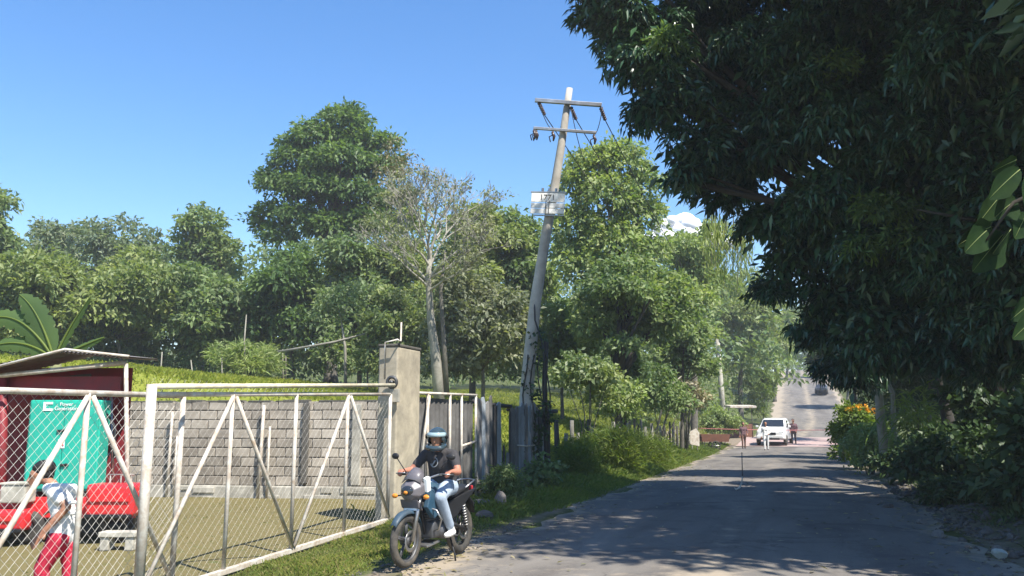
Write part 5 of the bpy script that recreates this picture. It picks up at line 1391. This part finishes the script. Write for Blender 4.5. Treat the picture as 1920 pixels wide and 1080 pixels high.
# ------------------------------------------------------------------ roadside things by the roadblock
def stall():
    f = foot(1388, 68); root = empty('roadside_shelter', f); tag(root, 'small open shelter with a flat white roof left of the pickup', 'shelter')
    L = lambda x, y, d=68: at(x, y, d) - f
    a, c = L(1363, 762), L(1412, 762); m = (a + c) / 2; R = rotz(YAW)
    b = MB(); b.box(m, ((c - a).length, 2.0, .16), R @ rotx(.06), .02); b.build('roof', WHITE, root)
    for x in (1366, 1409):
        for dd in (67.3, 68.7): p = L(x, 765, dd); MB().tube([(p.x, p.y, -.1), p], .03, 8).build('post', WOODD, root, True)
    q = L(1388, 800, 68.9); b = MB(); b.box((q.x, q.y, .55), (1.9, .5, 1.1), R, .03); b.build('counter', pm('rusty_red_boards', (.22, .095, .06), (.15, .07, .045), 3, .8, .2), root)
stall()
def barrow():
    f = foot(1338, 53); root = empty('red_handcart', f, .3); tag(root, 'rusty red handcart parked on the left verge near the shelter', 'cart')
    RR = MATS['rusty_red_boards']
    b = MB(); b.loft([[Vector((x, y, z)) for x, y in ((-.8, -.4), (.8, -.4), (.8, .4), (-.8, .4))] for z in (.5,)] + [[Vector((x * 1.1, y * 1.15, .95)) for x, y in ((-.8, -.4), (.8, -.4), (.8, .4), (-.8, .4))]] + [[Vector((x * 1.04, y * 1.05, .95)) for x, y in ((-.8, -.4), (.8, -.4), (.8, .4), (-.8, .4))]] + [[Vector((x * .95, y * .9, .56)) for x, y in ((-.8, -.4), (.8, -.4), (.8, .4), (-.8, .4))]]); b.build('tray', RR, root)
    for s in (-1, 1):
        b = MB(); b.torus((0, .46 * s, .28), (0, 1, 0), .24, .04, 24, 8); t = b.build('wheel', RUBBER, root, True)
        b = MB()
        for k in range(6): b.tube([(0, .46 * s, .28), (.22 * math.cos(k * 1.047), .46 * s, .28 + .22 * math.sin(k * 1.047))], .012, 5)
        b.build('spokes', STEEL, t); MB().tube([(-.8, .35 * s, .75), (-1.5, .35 * s, .85)], .025, 8).build('handle', WOODD, root, True); MB().tube([(-.65, .36 * s, .5), (-.72, .36 * s, .0)], .025, 6).build('leg', WOODD, root)
    b = MB(); b.tube([(0, -.46, .28), (0, .46, .28)], .02, 8); b.build('axle', STEEL, root, True)
barrow()
def tarp_sign():
    p = at(1300, 808, 46); f = foot(1300, 46); f.z = max(f.z, 0)
    root = empty('sign_panel', f, YAW); tag(root, 'small blank white panel leaning against the end fence posts', 'sign')
    b = MB(); b.prism([(-.22, .55), (.26, .45), (.28, 1.15), (.12, 1.38), (-.2, 1.22)], lambda u, v: Vector((u, -.18 + .08 * v, v)), lambda u, v: Vector((u, -.16 + .08 * v, v))); b.build('panel', WHITE, root)
    for s in (-.12, .15): MB().tube([(s, -.12, -.1), (s, -.1, .8)], .025, 6).build('leg', WOODP, root)
tarp_sign()
def rope():
    a = at(1310, 803, 56.5); c = at(1566, 806, 57.2); b = MB(Matrix.Translation(-a)); b.tube(wire_pts(a, c, .06), .022, 6)
    o = b.build('rope', pm('faded_red_rope', (.55, .20, .19), (.45, .16, .16), 6, .9, .1), None, True); o.location = a; tag(o, 'faded red rope stretched across the road by the people', 'rope')
rope()
def stake():
    f = foot(1388, 21.2); root = empty('metal_stake', f); tag(root, 'thin dark metal rod with pale hooked foot standing on the shaded road', 'rod')
    L = lambda x, y: at(x, y, 21.2) - f
    MB().tube([L(1391, 848), L(1392, 893)], .013, 6).build('rod', DSTEEL, root, True)
    MB().tube([L(1392, 893), L(1391, 905), L(1387, 914), L(1380, 918), L(1377, 914)], [.013, .02, .022, .022, .014], 8).build('hook', WHITE, root, True)
stake()

# ------------------------------------------------------------------ shrubs and plants
bush('leafy_shrub', 'rounded shrub with many pale leaves behind the post fence', 1100, 29, 668, 115, 2600, .17, 'cream', 61, bot=775, aspect=.6, per=4)
bush('leafy_shrub', 'green shrub with hanging pale leaves behind the first fence posts', 1165, 31, 722, 95, 2200, .17, 'light', 62, bot=800, aspect=.55, per=4)
bush('leafy_shrub', 'dark green shrub right of the forked trunk', 1235, 36, 690, 110, 3500, .2, 'mid', 63, bot=790)
bush('leafy_shrub', 'reddish brown dead shrub with bare branches beside the fence posts', 1285, 44, 715, 70, 1500, .2, 'dry', 64, bot=800, stems=14)
bush('leafy_shrub', 'bright yellow-green shrub above the fence, right of the forked trunk', 1190, 40, 668, 50, 2200, .22, 'lime', 65, bot=740)
bush('bamboo_clump', 'feathery light green bamboo clump at the field edge', 455, 38, 642, 130, 6000, .32, 'light', 66, cat='bamboo', aspect=.12, droop=.1, outw=.8)
bush('dark_weed', 'dark broad-leaved weed at the foot of the leaning pole', 1022, 20.3, 862, 62, 900, .13, 'mid', 67, cat='weed', aspect=.6)
bush('yellow_flower_bush', 'sunlit bush with yellow-orange flowers on the right verge', 1605, 31.5, 768, 95, 6500, .15, 'lime', 68, aspect=.5)
bush('verge_bush', 'light green bush spilling over the right road edge below the yellow flowers', 1628, 28.5, 806, 105, 5000, .14, 'light', 69, bot=892, aspect=.5)
def blooms():
    root = [o for o in bpy.data.objects if o.name == 'yellow_flower_bush'][0]; f = root.location; rng = np.random.default_rng(4)
    L = [(*(at(x, y, 31.2) - f), .15, .15, .10) for x, y in ((1596, 772), (1608, 766), (1620, 767), (1632, 772))]
    for l in L:
        V, T = foliage(rng, [l], 60, .10, per=8, aspect=.7, shell=.4); link('flower_cluster', tri_mesh('flower_cluster', V, T), LEAF['yellow'], root)
blooms()
bush('spiky_plant', 'spiky plant with sunlit arching leaves between the pale trunks', 1722, 26, 742, 85, 420, .6, 'lime', 70, cat='plant', bot=850, aspect=.07, per=10, droop=.25, outw=1.1, shape='lance', bend=.5, nl=4)
bush('broad_leaved_bush', 'broad-leaved bush with pale sun flecks at the right edge under the canopy', 1868, 20, 700, 190, 3800, .22, 'shade', 71, bot=905, aspect=.5)
bush('broad_leaved_bush', 'dark bush on the bank between the spiky plant and the right edge', 1790, 19, 800, 170, 3600, .18, 'shade', 72, bot=940, aspect=.5)
bush('broad_leaved_bush', 'low dark bush on the bank right of the pale trunks', 1690, 24, 830, 110, 2800, .17, 'shade', 73, bot=910, aspect=.5)
bush('broad_leaved_bush', 'low dark leafy plant at the right road edge beside the rubble', 1905, 15.2, 900, 150, 2600, .14, 'shade', 79, bot=1010, aspect=.4)
bush('broad_leaved_bush', 'dark weed tuft on the right road edge under the dark leaning trunk', 1760, 17.5, 900, 110, 2200, .13, 'shade', 80, bot=960, aspect=.35)
bush('tall_weed', 'tall lit weed clump leaning over the left road edge beyond the planks', 1150, 27, 818, 140, 7000, .22, 'verge', 74, cat='weed', bot=905, aspect=.09, droop=-.5, outw=.5)
bush('tall_weed', 'shaded tall weed clump just right of the plank fence', 1085, 24.5, 830, 95, 5000, .2, 'verge', 75, cat='weed', bot=915, aspect=.09, droop=-.5, outw=.5)
bush('tall_weed', 'lit weed clump at the left verge farther along the post fence', 1215, 32, 826, 90, 4500, .22, 'verge', 76, cat='weed', bot=890, aspect=.09, droop=-.5, outw=.5)
bush('tall_weed', 'dark weed clump in front of the grey planks', 945, 17.6, 880, 90, 4000, .09, 'mid', 77, cat='weed', bot=950, aspect=.3)
bush('broad_leaved_bush', 'dark thicket beside the road at the extreme right, under the broad-leaved sprig', 1985, 13.5, 760, 240, 3600, .2, 'shade', 78, bot=985, aspect=.5)

def pole_vine():
    rng = np.random.default_rng(9); o0 = foot(1000, D0); L = []
    for y in range(640, 900, 22):
        x = 992 + 12 * math.sin(y * .05) + (18 if y > 740 else 8); p = at(x, y, D0 - .15) - o0; L.append((p.x, p.y, p.z, .20, .20, .24))
    V, T = foliage(rng, L, 520, .12, per=4, aspect=.6, shell=.4)
    root = empty('climbing_vine', o0); tag(root, 'dark vine climbing the lower part of the leaning pole', 'vine')
    link('foliage', tri_mesh('foliage', V, T), LEAF['shade'], root)
    b = MB()
    for k in range(4): b.tube([at(985 + 14 * k + 5 * math.sin(y * .04 + k), y, D0 - .2) - o0 for y in range(915, 640, -25)], .018, 5)
    b.build('stem', BARKD, root, True)
pole_vine()

def slim_trunk(label, pts, d, r, mat, group, tops=None, pal=None, seed=0, n=700, leaf=.2):
    f = at(*pts[0], d); f.z = min(f.z, ground(f.x, f.y)); root = empty('slender_tree', f); tag(root, label, 'tree', group)
    q = [at(x, y, d) - f for x, y in pts]; q[0] = Vector((0, 0, -.2))
    MB().tube(q, [r * (1 - .5 * i / (len(q) - 1)) for i in range(len(q))], 8).build('trunk', mat, root, True)
    if tops:
        rng = np.random.default_rng(seed); V, T = foliage(rng, [(*(at(x, y, d) - f), s, s, s * .8) for x, y, s in tops], n, leaf, per=5); link('crown', tri_mesh('crown', V, T), LEAF[pal], root)
        b = MB(); e = q[-1]
        for x, y, s in tops: b.tube([e, at(x, y, d) - f], [r * .4, r * .15], 5)
        b.build('branch', mat, root, True)
g1, g2 = 'slender trees at the field edge', 'slender trunks under the mango canopy'
slim_trunk('slim pale trunk at the field edge left of the concrete pillar', [(649, 705), (647, 650), (640, 600)], 40, .09, BARKP, g1, [(632, 570, 1.0), (655, 560, .9), (615, 590, .8)], 'mid', 1, 1500)
slim_trunk('thin pale post-like trunk at the field edge above the block wall, right of the bamboo', [(532, 700), (530, 655)], 40, .05, BARKP, g1)
slim_trunk('short thin white stem left of the bamboo clump', [(417, 715), (416, 670)], 37, .045, BARKP, g1)
slim_trunk('thin pale stem rising in front of the bamboo clump', [(462, 715), (458, 640), (462, 590)], 37, .045, BARKP, g1)
slim_trunk('thin pale forked stem behind the kiosk eave', [(300, 715), (304, 660)], 36, .04, BARKP, g1)
slim_trunk('second thin pale stem between the kiosk eave and the bamboo', [(364, 716), (358, 675)], 36, .04, BARKP, g1)
slim_trunk('pale sunlit curved trunk right of the yellow flowers', [(1662, 860), (1652, 790), (1646, 720), (1655, 660), (1690, 620)], 27, .16, BARKP, g2, [(1690, 610, .8), (1650, 600, .9)], 'shade', 2, 900)
slim_trunk('second pale trunk, thin, just right of the curved one', [(1684, 865), (1676, 800), (1674, 740), (1660, 700)], 28, .10, BARKP, g2)
slim_trunk('dark leaning trunk on the right bank behind the rubble', [(1788, 870), (1780, 800), (1768, 740), (1755, 640)], 22.5, .2, BARKD, g2)
slim_trunk('leaning grey dead branch over the left verge', [(1216, 760), (1250, 730), (1278, 705)], 42, .06, BARKP, g1)

def fallen_pole():
    a, c = at(515, 661, 39), at(738, 612, 39); b = MB(Matrix.Translation(-a)); b.tube([a, a.lerp(c, .5) - Vector((0, 0, .12)), c], [.06, .055, .04], 7)
    o = b.build('leaning_branch', BARKP, None, True); o.location = a; tag(o, 'long bare pole leaning through the trees left of the pillar', 'branch')
    for px, py, py2 in ((536, 702, 658), (690, 702, 624)):
        p, q = at(px, py, 39.1), at(px, py2, 39.1); p.z = min(p.z, ground(p.x, p.y)); b = MB(Matrix.Translation(-p)); b.tube([p - p + p - Vector((0, 0, .2)), q], .04, 6)
        o = b.build('prop_post', BARK, None, True); o.location = p; tag(o, 'short post propping the long bare pole, %s end' % ('lower' if px < 600 else 'upper'), 'post', 'props of the bare pole')
fallen_pole()

def hanging():
    rng = np.random.default_rng(12); d = 24; f = at(1366, 405, d); root = empty('hanging_vine', f); tag(root, 'light green strands hanging from the lower left of the mango crown', 'vine')
    Ps, Ds, Ls = [], [], []; b = MB()
    for k in range(70):
        x = rng.uniform(1324, 1412); y0 = rng.uniform(385, 430) + (x - 1322) * .3; ln = rng.uniform(60, 150) * (1 if 1340 < x < 1390 else .7); dd = d + rng.uniform(-.6, .6)
        if k % 3 == 0: b.tube([at(x, y0 - 30, dd) - f, at(x, y0 + ln * .8, dd) - f], .006, 4)
        for t in np.arange(0, 1, .055):
            p = at(x + 6 * math.sin(t * 2 + k) + rng.normal() * 2, y0 + ln * t, dd) - f; Ps.append(tuple(p)); Ds.append((rng.normal() * .28, rng.normal() * .28, -1)); Ls.append(.30 * (1.1 - .5 * t))
    b.build('stem', BARK, root)
    Ps, Ds, Ls = np.array(Ps), np.array(Ds), np.array(Ls)
    V, T = leaf_geo(Ps, Ds, rng.normal(size=Ps.shape), Ls, Ls * .10, 'lance', .0); link('foliage', tri_mesh('foliage', V, T), LEAF['light'], root)
hanging()

# broad-leaved sprig close by on the right
def sprig():
    d = 6.4; f = Vector((5.4, 7.6, ground(5.4, 7.6))); root = empty('broad_leaved_sapling', f); tag(root, 'sapling with broad green leaves reaching in from the right edge', 'sapling')
    L = lambda x, y, dd=d: at(x, y, dd) - f
    MB().tube([(0, 0, -.1), (-.1, .1, 1.6), L(2120, 300, 6.8), L(2010, 330), L(1900, 380), L(1850, 450)], [.06, .05, .035, .022, .014, .007], 8).build('stem', BARKD, root, True)
    MB().tube([L(2120, 300, 6.8), L(2030, 520, 6.6), L(1930, 590)], [.03, .02, .008], 6).build('branch', BARKD, root, True)
    rr = random.Random(15)
    def leaf(b0, tip, w, roll, curl=.12, dd=0.0):
        b = MB(); p0, p1 = L(*b0, d + dd), L(*tip, d + dd - .05); ax = (p1 - p0); ln = ax.length; ax.normalize()
        view = Vector((SA, -CA, 0)); s0 = ax.cross(view).normalized(); nn = s0.cross(ax)
        s = (s0 * math.cos(roll) + nn * math.sin(roll)); n2 = s.cross(ax); rows = []
        for k in range(9):
            t = k / 8; ww = w * ln * (math.sin(math.pi * min(1, t * .93 + .045)) ** .75) * (1.0 if t < .5 else 1 - .25 * (t - .5)) * rr.uniform(.86, 1.1)
            p = p0 + ax * ln * t + n2 * (-curl * ln * t * t) * .6 - Vector((0, 0, curl * ln * t * t))
            rows.append([p - s * ww + n2 * ww * .22, p - s * ww * .5 + n2 * ww * .07, p, p + s * ww * .5 + n2 * ww * .07, p + s * ww + n2 * ww * .22])
        b.loft(rows, closed=False); o = b.build('leaf', LEAF['big'], root, True)
        m = MB(); m.tube([r[2] + view * .002 for r in rows], [.004 * (1 - .8 * k / 8) for k in range(9)], 5); m.build('midrib', LEAF['light'], o, True)
    for a in (((1905, 300), (1862, 318), .36, .8), ((1912, 318), (1858, 362), .30, .2), ((1880, 362), (1836, 412), .32, .3), ((1905, 375), (1868, 400), .50, .1), ((1858, 425), (1800, 452), .42, .5), ((1850, 432), (1812, 465), .44, .2),
              ((1880, 440), (1828, 498), .40, .3), ((1895, 430), (1865, 470), .4, .9), ((1925, 400), (1905, 440), .42, .2), ((1930, 330), (1925, 380), .4, .4), ((1945, 560), (1898, 592), .34, .2), ((1950, 590), (1902, 626), .32, .1), ((1960, 450), (1930, 500), .4, .4)):
        leaf(*a, dd=rr.uniform(-.15, .15))
sprig()

# ------------------------------------------------------------------ stones and rubble
def stone_mesh(seed, s=(1, 1, .7)):
    rr = random.Random(seed); t = bmesh.new(); bmesh.ops.create_icosphere(t, subdivisions=2, radius=.5)
    cuts = [(Vector((rr.gauss(0, 1), rr.gauss(0, 1), rr.gauss(0, 1))).normalized(), rr.uniform(.26, .42)) for _ in range(9)]
    for v in t.verts:
        for n, dd in cuts:
            k = v.co.dot(n) - dd
            if k > 0: v.co -= n * k
        v.co = Vector((v.co.x * s[0], v.co.y * s[1], v.co.z * s[2]))
    me = bpy.data.meshes.new('rock'); t.to_mesh(me); t.free(); return me
STONES = [stone_mesh(k, (1, random.Random(k).uniform(.6, 1), random.Random(k + 50).uniform(.45, .8))) for k in range(7)]
for me in STONES: me.materials.append(ROCK)
rr = random.Random(44)
spots = [(1722, 905), (1745, 935), (1768, 960), (1790, 925), (1812, 985), (1836, 950), (1850, 1000), (1868, 970), (1895, 1010), (1880, 930), (1700, 930), (1730, 985), (1905, 965), (1760, 1010), (1815, 1030), (1665, 955), (1840, 905), (1870, 1035)]
for i, (x, y) in enumerate(spots):
    p = gpt(x, y); s = rr.uniform(.12, .28); o = bpy.data.objects.new('rock', STONES[i % 7]); COL.objects.link(o)
    o.location = (p.x, p.y, ground(p.x, p.y) + s * .14); o.scale = (s, s, s); o.rotation_euler = (rr.uniform(-.3, .3), rr.uniform(-.3, .3), rr.uniform(0, 6))
    tag(o, 'dark grey rock among the shaded rubble on the right road edge', 'rock', 'rocks in the rubble on the right verge')
me = stone_mesh(99, (1, .9, .85)); me.materials.append(ROCKW); p = gpt(1874, 1052); o = link('pale_stone', me); o.location = (p.x, p.y, p.z + .09); o.scale = (.2, .2, .2); tag(o, 'round pale stone in the grass at the bottom right corner', 'stone')
lab = ['pale squared concrete lump just behind the motorcycle seat', 'flat concrete slab lying behind the rear wheel', 'small upright concrete lump at the plank fence foot', 'broken concrete chunk low beside the rear wheel']
for k, (x, y, s, sx) in enumerate(((882, 930, .62, (1, .7, .6)), (908, 945, .75, (1, .55, .32)), (935, 945, .42, (.8, .8, 1)), (905, 968, .4, (1, .8, .6)))):
    p = gpt(x, y + 8); me = stone_mesh(200 + k, sx); me.materials.append(ROCK); o = link('concrete_lump', me); o.location = (p.x, p.y, p.z + s * sx[2] * .3 + (.14 if k == 0 else 0)); o.scale = (s, s, s); o.rotation_euler = (0, 0, k); tag(o, lab[k], 'concrete block', 'broken concrete behind the motorcycle')

def scatter_bits(name, label, n, fn, size, mat, seed, cat):
    rng = np.random.default_rng(seed); V, T = [], []; base = np.array([(1, 0, 0), (-1, 0, 0), (0, 1, 0), (0, -1, 0), (0, 0, .7), (0, 0, -.3)], float)
    F = np.array([(0, 2, 4), (2, 1, 4), (1, 3, 4), (3, 0, 4), (2, 0, 5), (1, 2, 5), (3, 1, 5), (0, 3, 5)])
    P = fn(rng, n)
    for i, (x, y, z) in enumerate(P):
        a = rng.uniform(0, 6.3); s = size * rng.lognormal(0, .5); R = np.array([[math.cos(a), -math.sin(a), 0], [math.sin(a), math.cos(a), 0], [0, 0, 1]])
        V.append((base * rng.uniform(.5, 1, (6, 1)) * s) @ R.T + np.array([x, y, z])); T.append(F + 6 * i)
    o = link(name, tri_mesh(name, np.concatenate(V), np.concatenate(T)), mat); tag(o, label, cat, kind='stuff')
def verge_r(rng, n):
    y = rng.uniform(8, 26, n); x = 2.0 + rng.gamma(1.6, .75, n); return np.c_[x, y, H(x, y) + .015]
scatter_bits('rubble', 'small dark rubble and clods along the right road edge', 1500, verge_r, .045, ROCK, 5, 'rubble')
def verge_l(rng, n):
    y = rng.uniform(6.5, 14, n); x = -4.35 - rng.normal(0, .22, n) - .1; return np.c_[x, y, np.maximum(H(x, y), -.02) + .02]
scatter_bits('gravel', 'fine gravel along the left road edge by the motorcycle', 900, verge_l, .016, ROCK, 6, 'gravel')

# ------------------------------------------------------------------ grass
def grass(name, label, n, region, h, w, pal, seed, lean=.35, shape='blade', clump=0):
    rng = np.random.default_rng(seed); x, y, k = region(rng, n)
    P = np.c_[x, y, H(x, y) - .01]; m = len(P)
    D = np.c_[rng.normal(0, lean, m), rng.normal(0, lean, m), np.ones(m)]
    N = np.c_[rng.normal(size=(m, 2)), np.zeros(m) + .2]
    L = h * k * rng.uniform(.5, 1.25, m); V, T = leaf_geo(P, D, N, L, w * (0.6 + .8 * rng.random(m)), shape, .22)
    o = link(name, tri_mesh(name, V, T), LEAF[pal]); tag(o, label, 'grass', kind='stuff'); return o

def patchy(x, y, f=1.0): return .5 + .5 * np.sin(x * 1.7 * f + 1.3 * np.sin(y * .9 * f)) * np.sin(y * 1.3 * f + 1.1 * np.sin(x * 1.1 * f))
def reg_gate(rng, n):
    y = rng.uniform(6.5, 13.4, n); x = rng.uniform(-6.25, -4.7, n); k = .45 + .8 * patchy(x, y, 1.5)
    keep = rng.random(n) < .1 + .9 * smooth(-4.75, -5.3, x + .15 * np.sin(y * 4)); return x[keep], y[keep], k[keep]
grass('grass', 'green grass strip between the gate and the road', 26000, reg_gate, .15, .012, 'grass', 301)
def reg_lv(rng, n):
    y = rng.uniform(13.5, 62, n) ; xe = -4.35 - .35 * smooth(18, 13.5, y); x = xe - rng.gamma(1.5, .55, n); k = .45 + (1.9 * smooth(0, 1.1, xe - x) * (.45 + .55 * patchy(x, y, .8))) * np.interp(y, [13, 22, 25, 45, 58], [.3, .5, 1.25, 1.0, .5])
    k = np.minimum(k, 3.2); keep = (x > -7.5) & (rng.random(n) < .4 + .6 * smooth(0, .4, xe - x)); return x[keep], y[keep], k[keep]
grass('grass', 'long grass along the left verge below the post fence', 60000, reg_lv, .32, .02, 'verge', 302)
def reg_bank(rng, n):
    y = 22.8 + 57 * rng.random(n) ** 1.3; x = -6.7 - 22 * rng.random(n) ** 1.2; k = .6 + .6 * patchy(x, y, .6); return x, y, k
grass('grass', 'yellow-green grass on the bank behind the post fence', 52000, reg_bank, .36, .045, 'field', 303)
def reg_field(rng, n):
    x = rng.uniform(-34, -6.8, n); y = rng.uniform(16, 46, n); s = y - wall_y(np.maximum(x, -26)); keep = (s > .4) & (y < 46 + x * .35 + 8); k = .6 + .5 * patchy(x, y, .5); return x[keep], y[keep], k[keep]
grass('grass', 'sunlit yellow-green field grass behind the block wall', 50000, reg_field, .28, .05, 'field', 304)
def reg_right(rng, n):
    y = 9 + 38 * rng.random(n) ** 1.2; x = 2.7 + rng.gamma(1.8, .9, n); k = .5 + 1.1 * patchy(x, y, .9) * smooth(2.6, 4.4, x) + .2; bare = (patchy(x, y, .7) < .42) & (x < 5.2) & (y < 24)
    keep = ~bare & (rng.random(n) < .3 + .7 * smooth(2.6, 3.6, x)); return x[keep], y[keep], k[keep]
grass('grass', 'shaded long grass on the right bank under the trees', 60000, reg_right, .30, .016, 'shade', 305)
def reg_yard(rng, n):
    x = rng.uniform(-18, -6.35, n); y = rng.uniform(4, 17, n); keep = (y < wall_y(x) - .15) & (rng.random(n) < .25 + .75 * patchy(x, y, 1.2)); return x[keep], y[keep], (.5 + .6 * patchy(x, y, 2))[keep]
grass('grass', 'short dry grass covering the yard inside the gate', 32000, reg_yard, .06, .011, 'hay', 306, lean=.7)
def reg_litter(rng, n):
    y = 8 + 26 * rng.random(n) ** 1.3; x = np.where(rng.random(n) < .6, 2.4 - rng.gamma(1.2, .6, n), -4.3 + rng.gamma(1.2, .5, n)); return x, y, np.ones(n)
def litter():
    rng = np.random.default_rng(8); x, y, k = reg_litter(rng, 1500); keep = (x > -4.6) & (x < 2.6); x, y = x[keep], y[keep]
    t = (x + 4.25) / 6.5; z = .012 + .045 * (1 - (2 * t - 1) ** 2) + .012; P = np.c_[x, y, np.maximum(z, .012)]; m = len(P)
    D = np.c_[rng.normal(size=(m, 2)), rng.normal(0, .08, m) + .05]; N = np.c_[rng.normal(0, .2, (m, 2)), np.ones(m)]; L = rng.uniform(.04, .15, m)
    V, T = leaf_geo(P, D, N, L, L * .35, 'diamond', 0); o = link('leaf_litter', tri_mesh('leaf_litter', V, T), LEAF['dry']); tag(o, 'dry fallen leaves scattered along both edges of the road', 'leaf litter', kind='stuff')
litter()
